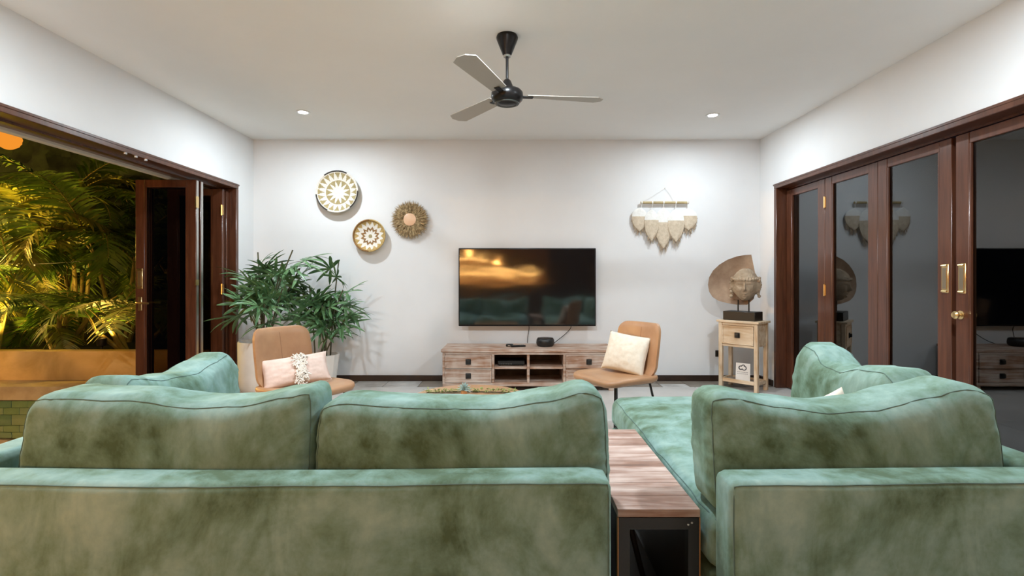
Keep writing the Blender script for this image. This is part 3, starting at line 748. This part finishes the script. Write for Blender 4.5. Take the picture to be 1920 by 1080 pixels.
bs = thing('stone_bust', 'carved stone head with a large curved nimbus on a black plinth on the side table', 'sculpture', (2.255, 5.03, TH), ang)
part('plinth', -.158, .158, -.085, .085, 0, .088, M_BLK, bs, .004)
for x_ in (-.045, .062):
    b = NB(); tube(b, [(x_, 0, .087), (x_, 0, .20)], .0065, 10); obj('rod', b, M_BLK, bs)
def G(p, c, s): return math.exp(-sum(((p[i]-c[i])/s[i])**2 for i in range(3)))
b = NB(); bmesh.ops.create_icosphere(b, subdivisions=6, radius=1)
for v in b.verts:
    d = v.co.normalized(); x, y, z = d
    p = Vector((x*.112, y*.132, z*.155))
    if z < 0: p.x *= 1-.18*(-z)**1.5; 
    k = 0; dz = 0
    if y < 0:                                              # face towards -y
        dd = (x, z)
        g = lambda cx, cz, sx, sz: math.exp(-((x-cx)/sx)**2-((z-cz)/sz)**2)
        k += .030*g(0, -.22, .10, .10)+.020*g(0, -.05, .07, .22)                # nose
        k -= .017*g(.30, .03, .20, .10)+.017*g(-.30, .03, .20, .10)              # sockets
        k += .011*g(.29, .0, .12, .055)+.011*g(-.29, .0, .12, .055)              # lids
        k += .008*g(.30, .16, .22, .05)+.008*g(-.30, .16, .22, .05)              # brows
        k += .012*g(0, -.48, .17, .045)+.011*g(0, -.60, .14, .045)-.006*g(0, -.54, .20, .02)  # lips
        k += .014*g(0, -.82, .25, .12)-.008*g(0, -.38, .05, .05)                 # chin
        k += .006*g(.42, -.30, .2, .2)+.006*g(-.42, -.30, .2, .2)
        p.y -= k
    if z > .30+.10*(y > .2):                               # hair cap, flat crown
        p *= 1.06; p.z = min(p.z, .160)
    if .30 < z < .44: p *= 1.05+.06*abs(math.sin(math.atan2(y, x)*13))           # curl band
    ear = math.exp(-((abs(x)-.93)/.16)**2-((z+.05)/.42)**2-((y+.05)/.25)**2); p.x += math.copysign(.028*ear, x); p.y += -.02*ear
    if y > .1 and z < .1: p *= 1.04
    p += d*.0035*noise.noise(d*9)
    if p.z < -.148: p.z = -.148+.2*(p.z+.148)
    v.co = p
hd = obj('head', b, M_STONE, bs, loc=(.028, 0, .345), rot=(R(4), 0, R(22)), angle=70)
b = NB(); rg = random.Random(4)
for s in (-1, 1):
    for i in range(9):
        c = Vector((s*(.112+rg.uniform(0, .018)), -.02+rg.uniform(-.02, .02), .07-.022*i)); bmesh.ops.create_icosphere(b, subdivisions=2, radius=rg.uniform(.014, .020), matrix=Matrix.Translation(c))
for i in range(15):
    a = PI+PI*(i+.5)/15; c = Vector((.118*math.cos(a), .128*math.sin(a), .062)); bmesh.ops.create_icosphere(b, subdivisions=2, radius=.0135, matrix=Matrix.Translation(c))
obj('hair_curls', b, M_STONE, hd)
# nimbus: broad curved plate behind the head
out = [(1405, 478), (1394, 478.5), (1380, 481), (1364, 487), (1350, 496), (1339, 507), (1332, 520), (1330, 534), (1332, 547), (1338, 557), (1348, 564), (1362, 568), (1380, 571), (1398, 571), (1409, 560), (1413, 540), (1412, 515), (1408, 494)]
s_ = 5.1/960; cx_, cy_ = 1378, 528
b = NB(); nr = 7; fr = {}
for face in (0, 1):
    for i in range(nr+1):
        q = i/nr
        for k, (px, py) in enumerate(out):
            X = (px-cx_)*s_*q; Z = -(py-cy_)*s_*q; Y = -.055*q*q+(.018 if face else 0)
            if i == 0 and k: fr[(face, i, k)] = fr[(face, 0, 0)]
            else: fr[(face, i, k)] = b.verts.new((X, Y, Z))
n = len(out)
for face in (0, 1):
    for i in range(nr):
        for k in range(n):
            k2 = (k+1) % n
            q = [fr[(face, i, k)], fr[(face, i, k2)], fr[(face, i+1, k2)], fr[(face, i+1, k)]]
            if i == 0: q = q[1:]
            b.faces.new(q)
for k in range(n): b.faces.new((fr[(0, nr, k)], fr[(0, nr, (k+1) % n)], fr[(1, nr, (k+1) % n)], fr[(1, nr, k)]))
nb = obj('nimbus', b, M_DISC, bs, rot=(0, 0, -ang-R(18)), angle=60)
P = Vector(((1378-962)*5.13/960, 5.13, CH-(528-523)*5.13/960)); dlt = P-Vector((2.255, 5.03, TH))
nb.location = (dlt.x*ca+dlt.y*sa, -dlt.x*sa+dlt.y*ca, dlt.z)

# ================================================================== CHAIRS
def chair(label, x, y, rz):
    t = thing('dining_chair', label, 'chair', (x, y, 0), rz, None)
    # seat pad: rounded slab, dished, front lip turned down
    pts = rpoly(.45, .44, .09, 7); b = NB(); rings = []
    prof = [(.0, -.044), (.90, -.044), (.97, -.036), (1.0, -.018), (.985, -.004), (.95, .0), (.75, -.004), (.5, -.010), (.25, -.013), (0, -.014)]
    c0 = b.verts.new((0, 0, .452-.044)); prev = None
    for i, (q, dz) in enumerate(prof):
        if q == 0:
            c = b.verts.new((0, 0, .452+dz))
            if prev:
                for k in range(len(pts)): b.faces.new((prev[k], prev[(k+1) % len(pts)], c))
            prev = None if i == 0 else prev
            if i == 0: first = c
            continue
        ring = []
        for (px, py) in pts:
            yy = py*q; dip = -.018*max(0, -yy/.22-.55)**1.3*2; ring.append(b.verts.new((px*q, yy, .452+dz+dip)))
        if prev is None:
            for k in range(len(pts)): b.faces.new((first, ring[(k+1) % len(pts)], ring[k]))
        else:
            for k in range(len(pts)): b.faces.new((prev[k], prev[(k+1) % len(pts)], ring[(k+1) % len(pts)], ring[k]))
        prev = ring
    b.verts.remove(c0)
    obj('seat', b, M_LEATHER, t, angle=60)
    # backrest: curved padded shell
    def fn(p, u):
        q = p.copy(); z = p.z+.18
        q.y += .055*max(0, z/.36)**1.2 - .05*(abs(p.x)/.21)**2 + (-.045*(1-min(1, z/.09))**2 if z < .09 else 0)
        k = 1-.10*max(0, (z-.2)/.2)**2; q.x *= k
        return q+Vector((0, .215, .18+.425))
    g = NB(); bmesh.ops.create_cube(g, size=2); bmesh.ops.subdivide_edges(g, edges=g.edges[:], cuts=20, use_grid_fill=True)
    for v in g.verts:
        u = v.co.copy(); 
        # rounded outline in xz, then thin in y
        W_, H_ = .20, .175; rr_ = .06
        qx, qz = u.x*W_, u.z*H_; ix, iz = max(-(W_-rr_), min(W_-rr_, qx)), max(-(H_-rr_), min(H_-rr_, qz)); dx, dz = qx-ix, qz-iz
        l = math.hypot(dx, dz)
        if l > 1e-9:
            m_ = max(abs(dx), abs(dz)); dx, dz = dx*m_/l, dz*m_/l
        e = max(abs(u.x), abs(u.z)); ty = .022*(1-max(0, e-.86)/.14*.55)
        v.co = fn(Vector((ix+dx, u.y*ty, iz+dz)), u)
    bk = obj('backrest', g, M_LEATHER, t, angle=60)
    sm = NB(); pz = [fn(Vector((0, -.0225, -.17+.34*k/12)), None) for k in range(1, 12)]; tube(sm, pz, .0012, 5)
    obj('seam', sm, mat('leather_seam', (.28, .14, .08), .6) if 'leather_seam' not in bpy.data.materials else bpy.data.materials['leather_seam'], bk)
    b = NB(); tube(b, [(-.17, -.15, .404), (.17, -.15, .404), (.17, .17, .404), (-.17, .17, .404), (-.17, -.15, .404)], .007, 8); obj('under_frame', b, M_BLK, t)
    for sx in (-1, 1):
        for sy in (-1, 1):
            b = NB(); tube(b, [(sx*.16, sy*.145+.01, .406), (sx*.225, sy*.21+.01, 0)], .0075, 10); obj('leg', b, M_BLK, t)
    return t
RC, RCz = (.675, 3.40), R(-60)
LC, LCz = (-1.235, 3.06), R(62)
chair('tan leather chair holding the cream pillow, in front of the media console', RC[0], RC[1], RCz)
chair('tan leather chair with the blush pillow by the potted palms', LC[0], LC[1], LCz)
def onchair(c, rz, x, y): return (c[0]+x*math.cos(rz)-y*math.sin(rz), c[1]+x*math.sin(rz)+y*math.cos(rz))
q = onchair(RC, RCz, -.02, .075); pillow('throw_pillow', 'cream square pillow leaning on the chair in front of the media console', (q[0], q[1], .446), (R(-20), R(6), RCz+R(22)), .31, .27, .12, M_CREAM, seed=3)
q = onchair(LC, LCz, -.03, .03); pillow('throw_pillow', 'blush pink pillow with a cream fringe band on the chair by the potted palms', (q[0], q[1], .446), (R(-28), R(-5), LCz-R(30)), .38, .185, .10, M_PINK, tassel=M_WHITEW, seed=5)

# ================================================================== ROUND TABLE
ct = thing('coffee_table', 'round tan coffee table beyond the sofa, green garland on it', 'table', (-.25, 2.965, 0))
b = NB(); lathe(b, [(0, .372), (.31, .372), (.328, .378), (.332, .388), (.326, .398), (.31, .401), (0, .402)], 64); obj('tabletop', b, M_LEATHER, ct)
b = NB(); lathe(b, [(.22, .350), (.24, .350), (.24, .3715), (.22, .3715), (.22, .350)], 40); obj('apron', b, M_BLK, ct)
for k in range(3):
    a = R(30+120*k); b = NB(); tube(b, [(.21*math.cos(a), .21*math.sin(a), .352), (.27*math.cos(a), .27*math.sin(a), 0)], .010, 10); obj('leg', b, M_BLK, ct)
ga = thing('garland', 'thin green leafy garland lying across the round table', 'garland', (-.25, 3.03, .402))
b = NB(); tube(b, [(-.26+.52*k/12, .03*math.cos((k-6)/6*1.6)-.02, .006+.0) for k in range(13)], .003, 6); obj('stem', b, M_CANE, ga)
b = NB(); rg = random.Random(8)
for i in range(420):
    u = rg.uniform(-1, 1); p = Vector((u*.27, .03*math.cos(u*1.6)-.02+rg.uniform(-.02, .02), .004+rg.uniform(0, .02))); a = rg.uniform(0, 2*PI); d = Vector((math.cos(a), math.sin(a), rg.uniform(-.1, .6))).normalized()*rg.uniform(.015, .028); s = d.cross(Vector((0, 0, 1))).normalized()*.004
    v = [b.verts.new(p), b.verts.new(p+d*.5+s), b.verts.new(p+d), b.verts.new(p+d*.5-s)]; b.faces.new(v)
for v in b.verts: v.co.z = max(v.co.z, .001)
obj('leaflets', b, M_GARL, ga, kind='stuff')
ap = thing('air_plant', 'pale blue-green spiky air plant in an amber holder on the round table', 'plant', (-.285, 2.97, .402))
b = NB(); lathe(b, [(0, 0), (.014, 0), (.019, .010), (.017, .024), (.010, .030), (0, .030)], 16); obj('holder', b, M_AMB, ap)
b = NB()
for i in range(70):
    a = rg.uniform(0, 2*PI); el = rg.uniform(.15, 1.5); d = Vector((math.cos(a)*math.cos(el), math.sin(a)*math.cos(el), math.sin(el))); ln = rg.uniform(.036, .056)
    tube(b, [Vector((0, 0, .026)), Vector((0, 0, .026))+d*ln*.6, Vector((0, 0, .022))+d*ln+Vector((0, 0, -.006*math.cos(el)))], [.0035, .003, .001], 5, False)
obj('leaves', b, M_AIR, ap, kind='stuff')

# ================================================================== POTTED LADY PALMS
def fan_leaf(n, length, seed):
    b = NB(); rg = random.Random(seed); pet = .0
    spread = 210
    for i in range(n):
        a = R(-spread/2+spread*i/(n-1)+rg.uniform(-5, 5)); ln = 1.12*length*(1-.28*abs(i-(n-1)/2)/((n-1)/2))*rg.uniform(.9, 1.08); wd = .0135*rg.uniform(.85, 1.25)
        droop = rg.uniform(.15, .95); prev = None
        for k in range(7):
            s = k/6; r = ln*s; z = .10*r-droop*r*r*1.9; ww = wd*(min(1, .22+s*3)) * (1 if s < .75 else max(.12, 1-(s-.75)/.25*.85))
            c = Vector((math.cos(a)*r*(1-.12*s), math.sin(a)*r*(1-.12*s), z)); sd = Vector((-math.sin(a), math.cos(a), 0))*ww
            row = [b.verts.new(c-sd+Vector((0, 0, ww*.35))), b.verts.new(c), b.verts.new(c+sd+Vector((0, 0, ww*.35)))]
            if prev: b.faces.new((prev[0], prev[1], row[1], row[0])); b.faces.new((prev[1], prev[2], row[2], row[1]))
            prev = row
    return finish(b, True, 80)
FANS = [fan_leaf(n, l, s) for n, l, s in ((8, .27, 1), (9, .30, 2), (7, .25, 3), (10, .28, 4), (6, .24, 5))]
for f in FANS: f.name = 'palm_leaf'; f.materials.append(M_LEAF)
def lady_palm(label, loc, pot, specs, seed):
    """specs: list of (stem lean x, lean y, height)"""
    t = thing('potted_palm', label, 'plant', loc); pot(t); rg = random.Random(seed); ph = t['pot_h']; del t['pot_h']
    for (lx, ly, h, nl) in specs:
        bx, by = rg.uniform(-.07, .07)+lx*.12, rg.uniform(-.06, .06)+ly*.12
        pts = [Vector((bx+lx*(s**1.4), by+ly*(s**1.4), ph-.03+(h-ph)*s)) for s in [k/6 for k in range(7)]]
        b = NB(); tube(b, pts, [.0075]*3+[.0065]*4, 7)
        stem = obj('stem', b, M_CANE, t)
        for i in range(nl-1):
            s = .38+.58*(i+1)/nl; s = min(1, s+rg.uniform(-.04, .02)); idx = min(5, int(s*6)); f = s*6-idx; p = pts[idx].lerp(pts[min(6, idx+1)], f)
            az = rg.uniform(0, 2*PI) if i else math.atan2(ly, lx); el = R(rg.uniform(15, 55)+25*(s > .93)); pl = rg.uniform(.06, .16)
            e = p+Vector((math.cos(az)*math.cos(el), math.sin(az)*math.cos(el), math.sin(el)))*pl
            wxp, wyp = loc[0]+e.x, loc[1]+e.y
            if wyp > 5.26 or (wxp < -2.62 and wyp > 5.0): az = -PI/2+rg.uniform(-.8, .8); e = p+Vector((math.cos(az)*math.cos(el), math.sin(az)*math.cos(el), math.sin(el)))*pl
            o = obj('leaf', FANS[rg.randrange(5)], None, t, loc=e); sc_ = rg.uniform(.75, 1.15)
            # keep finger tips off the wall
            room = (5.37-(loc[1]+e.y))
            if room < .28*sc_: sc_ = max(.62, room/.28)
            o.scale = (sc_,)*3; pitch = R(rg.uniform(-25, 18)-12)
            o.rotation_mode = 'XYZ'; o.rotation_euler = (rg.uniform(-1.0, 1.0), rg.uniform(-1.0, .45), az)
            b = NB(); tube(b, [p, p.lerp(e, .5)+Vector((0, 0, .008)), e], .0022, 5); obj('petiole', b, M_CANE, stem)
    return t
def pot_round(t):
    b = NB(); lathe(b, [(0, 0), (.12, 0), (.17, .02), (.198, .07), (.208, .16), (.212, .30), (.214, .485), (.210, .495), (.198, .495), (.196, .46), (0, .455)], 48); obj('pot', b, M_POT, t, angle=50)
    b = NB(); lathe(b, [(0, .458), (.1, .462), (.194, .458)], 32); obj('soil', b, M_SOIL, t); t['pot_h'] = .46
def pot_facet(t):
    b = NB(); lathe(b, [(0, 0), (.13, 0), (.175, .33), (.160, .33), (.155, .30), (0, .295)], 14); obj('pot', b, M_POT, t, angle=5)
    b = NB(); lathe(b, [(0, .298), (.154, .298)], 24); obj('soil', b, M_SOIL, t); t['pot_h'] = .30
lady_palm('lady palm in a tall rounded white pot next to the folded-back doors', (-2.36, 4.83, 0), pot_round,
    [(-.05, .02, 1.36, 7), (.12, .05, 1.28, 7), (.28, .0, 1.38, 7), (-.17, -.12, .98, 6), (.02, -.08, 1.12, 6), (.20, -.14, 1.02, 6), (-.10, .08, 1.18, 5), (.33, -.05, 1.20, 6), (.10, -.2, .88, 5)], 11)
lady_palm('lady palm in a short faceted white pot behind the blush-pillow chair', (-1.905, 5.09, 0), pot_facet,
    [(.10, -.05, 1.28, 7), (-.05, -.02, 1.05, 6), (.24, -.08, 1.0, 6), (.0, -.12, .85, 6), (.14, -.02, .92, 6), (.30, -.12, .78, 5), (-.12, -.10, .95, 5), (.20, -.18, .70, 5)], 23)

# ================================================================== OUTSIDE LEFT: POOL AND GARDEN
PX0, PX1, PY0, PY1, WL = -9.5, -3.25, 1.0, 5.12, -.335
b = NB(); box(b, PX1, -3.02, -1.0, PY1, -.12, -.006); struct('terrace_edge', b, M_COPING)
b = NB(); box(b, PX0, -3.02, PY1, 5.46, -.14, -.002, .004, 1); struct('pool_coping', b, M_COPING)
pw = struct('pool_wall', box(NB(), PX0, PX1, PY1+.012, PY1+.2, -1.2, -.141), M_GROUT, smooth=False)
tl = finish(box(NB(), -.0795, .0795, -.008, .008, -.033, .033, .002, 1), False)
tms = []
for m in M_TILE: c = tl.copy(); c.name = 'tile'; c.materials.append(m); tms.append(c)
rg = random.Random(12)
for row in range(3):
    for k in range(26):
        obj('tile', tms[rg.randrange(3)], None, pw, loc=(-7.2+k*.162+(row % 2)*.08, PY1+.004-rg.uniform(0, .003), -.178-row*.069))
b = NB(); box(b, PX0, PX1, PY0, PY1+.01, -1.25, -1.2); struct('pool_floor', b, M_TILE[2], smooth=False)
b = NB(); box(b, PX1, PX1+.1, PY0, PY1, -1.2, -.121); struct('pool_side', b, M_TILE[2], smooth=False)
b = NB(); bmesh.ops.create_grid(b, x_segments=60, y_segments=40, size=.5)
for v in b.verts:
    v.co = Vector(((PX0+PX1)/2+v.co.x*(PX1-PX0), (PY0+PY1)/2+v.co.y*(PY1-PY0), WL)); v.co.z += .004*noise.noise(Vector((v.co.x*3, v.co.y*5, 0)))
o = obj('water', b, M_WATER); tag(o, 'dark green water of the pool beyond the sofa arm', 'water', None, 'stuff')
b = NB(); box(b, PX0, -3.02, 5.46, 5.60, -.12, .308, .01, 2); struct('planter_wall', b, M_PLANTER)
b = NB(); box(b, PX0-1, -3.02, 5.60, 9.0, -.1, .24); struct('garden_bed', b, M_DIRT, smooth=False)
b = NB(); bmesh.ops.create_grid(b, x_segments=90, y_segments=40, size=.5)
for v in b.verts:
    X = -12+v.co.x*-12 + 4; Z = 2.3+v.co.y*4.6; v.co = Vector((X-1.5, 8.6+.5*noise.fractal(Vector((X*1.2, Z*1.2, 0)), 1, 2, 4), Z))
o = obj('hedge', b, M_HEDGE); tag(o, 'dark hedge at the back of the garden behind the palms', 'hedge', None, 'stuff')

def frond(seed, ln=1.3, npair=34, leafl=.34, arch=.9):
    """rachis leaves along +x, arches over and droops; leaflets both sides"""
    b = NB(); rg = random.Random(seed); pts = []
    for k in range(17):
        s = k/16; a = R(62)-arch*2.0*s**1.3
        pts.append((pts[-1]+Vector((math.cos(a), 0, math.sin(a)))*ln/16) if pts else Vector((0, 0, 0)))
    tube(b, pts, [.010-.0085*k/16 for k in range(17)], 5)
    for f in b.faces: f.material_index = 1
    for i in range(npair):
        s = .20+.79*i/(npair-1); k = min(15, int(s*16)); p = pts[k].lerp(pts[k+1], s*16-k); tg = (pts[k+1]-pts[k]).normalized(); up = Vector((0, 1, 0)).cross(tg)*-1
        L_ = leafl*(math.sin(min(1, .25+s*1.1)*PI*.62)**.8)*(1-.45*max(0, s-.7)/.3)
        for sd in (-1, 1):
            d = (tg*rg.uniform(.5, .75)+Vector((0, sd, 0))*.85+up*rg.uniform(.05, .35)).normalized(); l2 = L_*rg.uniform(.85, 1.1); w_ = .0165; prev = None
            for q in range(4):
                u = q/3; c = p+d*l2*u+Vector((0, 0, -l2*.38*u*u)); ww = w_*(.5, 1, .8, .08)[q]; sdv = tg*ww
                row = [b.verts.new(c-sdv), b.verts.new(c+sdv)]
                if prev: b.faces.new((prev[0], prev[1], row[1], row[0]))
                prev = row
    return finish(b, True, 80)
FR = [frond(1, 1.35, 36, .36, .95), frond(2, 1.15, 32, .32, 1.15), frond(3, 1.5, 40, .38, .75), frond(4, 1.0, 30, .30, 1.35)]
FRM = []
for f in FR:
    f.name = 'palm_frond'; g = f.copy(); f.materials.append(M_FROND); f.materials.append(M_STALK); g.materials.append(M_FROND_LIT); g.materials.append(M_STALK); FRM.append((f, g))
PLABEL = []
def areca(label, x, y, h, nf, lit_share, seed, sc0=1.0, low=True):
    t = thing('areca_palm', label, 'palm', (x, y, .24), 0, 'palms in the garden bed beyond the pool'); rg = random.Random(seed)
    nst = 4; tops = []
    for i in range(nst):
        hh = h*rg.uniform(.35, 1.0) if i else h; lx, ly = rg.uniform(-.18, .18), rg.uniform(-.12, .12); p = [Vector((lx*s*1.5+lx*.4, ly*s*1.5+ly*.4, hh*s-.02)) for s in (0, .33, .66, 1)]
        b = NB(); tube(b, p, [.030, .026, .024, .020], 8); obj('stem', b, M_STALK, t); tops.append(p[-1])
    for i in range(nf):
        p = tops[i % nst]; o = obj('frond', FRM[rg.randrange(4)][1 if rg.random() < lit_share else 0], None, t, loc=p+Vector((0, 0, -rg.uniform(0, .12))))
        o.rotation_euler = (rg.uniform(-.25, .25), rg.uniform(-.35, .45), i*2.399+rg.uniform(-.4, .4)); k = sc0*rg.uniform(.85, 1.3); o.scale = (k, k, k)
    return t
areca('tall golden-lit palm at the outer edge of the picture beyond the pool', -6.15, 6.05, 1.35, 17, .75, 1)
areca('bushy green palm with a frond drooping over the planter wall near the lantern', -5.35, 6.0, .55, 13, .25, 2, .78)
areca('tall palm standing behind the golden-lit ones in the garden', -5.9, 7.0, 1.9, 17, .4, 3, 1.15)
areca('green palm just beyond the folded door leaf with low arching fronds', -4.50, 6.02, .42, 12, .1, 4, .75)
areca('mid-height green palm between the drooping palm and the folded door leaf', -5.15, 6.75, 1.15, 15, .2, 5)
areca('dark palm deep in the garden behind the folded door leaf', -4.9, 7.7, 1.5, 13, .0, 6, 1.1)
areca('low yellow-green palm near the planter end farthest from the doors', -6.7, 6.3, .7, 13, .6, 7, .85)
areca('tallest palm at the back of the garden, half lost in the dark', -6.7, 7.6, 2.1, 15, .3, 8, 1.15)
t = thing('garden_lantern', 'glowing orange round paper lantern hanging among the palms', 'lantern', (-4.98, 5.05, 2.46))
b = NB(); bmesh.ops.create_uvsphere(b, u_segments=28, v_segments=18, radius=.105)
for v in b.verts: v.co *= 1+.02*math.cos(v.co.z*180)
obj('shade', b, M_LANT, t); b = NB(); tube(b, [(0, 0, .10), (0, 0, .75)], .003, 6); obj('cord', b, M_BLK, t)
b = NB(); lathe(b, [(0, .10), (.025, .10), (.02, .125), (0, .125)], 16); obj('cap', b, M_BLK, t)
t = thing('string_lights', 'string of tiny warm lights among the palm fronds', 'string lights', (-5.6, 5.9, 0))
b = NB(); tube(b, [(-.8+1.6*k/20, 0, 1.30-.05*math.sin(k/20*PI)) for k in range(21)], .003, 5); obj('wire', b, M_BLK, t)
sp = NB(); bmesh.ops.create_icosphere(sp, subdivisions=2, radius=.007); sp = finish(sp); sp.name = 'bulb'; sp.materials.append(M_FAIRY)
for k in range(9): obj('bulb', sp, None, t, loc=(-.75+.105*k, -.005, 1.285-.05*math.sin((k*.7+.33)/10.6*PI)))
for i, (x, y, z, e) in enumerate(GUP):
    t = thing('garden_spotlight', 'small black ground spotlight ' + ('under the golden-lit palm', 'at the planter end farthest from the doors', 'near the folded door leaf behind the planter wall')[i], 'spotlight', (x, y, .24))
    b = NB(); lathe(b, [(0, 0), (.012, 0), (.012, .08), (.045, .09), (.05, .17), (.042, .17), (.04, .12), (0, .11)], 20); obj('housing', b, M_BLK, t)

# ================================================================== REAR OF THE ROOM (mirrored in the television)
kb = thing('bar_counter', 'dark bar counter at the rear of the room', 'counter', (-.6, -3.2, 0))
part('body', -1.6, 1.6, -.3, .3, .0, .95, M_DARKW, kb); part('worktop', -1.68, 1.68, -.36, .36, .951, .99, M_KITCH, kb)
sh = thing('wall_shelf', 'long lit shelf on the rear wall', 'shelf', (-.55, YR, 0))
part('board', -1.35, 1.35, .0, .30, 1.24, 1.28, M_DARKW, sh); part('light_strip', -1.32, 1.32, .20, .225, 1.228, 1.2395, M_STRIP, sh, .001)
part('board', -1.35, 1.35, .0, .30, 1.70, 1.74, M_DARKW, sh); part('light_strip', -1.32, -.2, .20, .225, 1.688, 1.6995, M_STRIP, sh, .001)
cb = thing('tall_cabinet', 'tall dark cabinet against the rear wall', 'cabinet', (1.7, YR+.33, 0)); part('body', -.7, .7, -.3, .3, 0, 2.1, M_DARKW, cb)
for x0 in (-.69, .005): part('door', x0, x0+.685, .301, .32, .05, 2.08, M_DARKW, cb)
for i, (x, y, z) in enumerate(PEND):
    t = thing('pendant_lamp', 'warm pendant lamp behind the camera ' + ('beside the open folding doors', 'over the middle of the bar counter', 'highest, over the pool end of the bar')[i], 'lamp', (x, y, ZC))
    b = NB(); tube(b, [(0, 0, 0), (0, 0, z+.13-ZC)], .004, 6); obj('cord', b, M_BLK, t)
    b = NB(); lathe(b, [(.02, z+.14-ZC), (.09, z+.12-ZC), (.16, z+.04-ZC), (.155, z+.04-ZC), (.088, z+.115-ZC), (.02, z+.135-ZC)], 32); obj('lamp_shade', b, M_BRASS, t)
    b = NB(); bmesh.ops.create_uvsphere(b, u_segments=16, v_segments=10, radius=.034, matrix=Matrix.Translation((0, 0, z+.075-ZC))); obj('bulb', b, M_BULB, t)

t = thing('terrace_fill_sconce', 'round wall lamp added on the outer wall beside the pool, unseen behind the camera', 'lamp', (-3.0, -.95, 2.15))  # fixture for the added terrace light
b = NB(); bmesh.ops.create_uvsphere(b, u_segments=20, v_segments=12, radius=.05, matrix=Matrix.Translation((-.14, 0, 0))); obj('globe', b, M_BULB, t)
b = NB(); tube(b, [(-.002, 0, .0), (-.10, 0, .0)], .012, 8); lathe(b, [(0, -.07), (.03, -.07), (.03, -.05), (0, -.05)], 12, -.14, 0); obj('bracket', b, M_BLK, t)

for lab, loc in (('slim black post lamp added in the planter, out of the picture', (-7.0, 5.75, .24)), ('slim black post lamp added on the far side of the pool, out of the picture', (-9.75, 3.3, .24))):
    t = thing('fill_post_lamp', lab, 'lamp', loc)  # unseen posts made for the two added garden lights
    b = NB(); tube(b, [(0, 0, 0), (0, 0, 1.60)], .02, 10); obj('post', b, M_BLK, t)
    b = NB(); lathe(b, [(0, 1.80), (.12, 1.80), (.02, 1.86), (0, 1.86)], 20); obj('cap', b, M_BLK, t)
    for k in range(4):
        a = PI/4+k*PI/2; b = NB(); tube(b, [(.02*math.cos(a), .02*math.sin(a), 1.60), (.10*math.cos(a), .10*math.sin(a), 1.80)], .006, 6); obj('strut', b, M_BLK, t)
    b = NB(); bmesh.ops.create_uvsphere(b, u_segments=16, v_segments=10, radius=.04, matrix=Matrix.Translation((0, 0, 1.71))); obj('bulb', b, M_BULB, t)
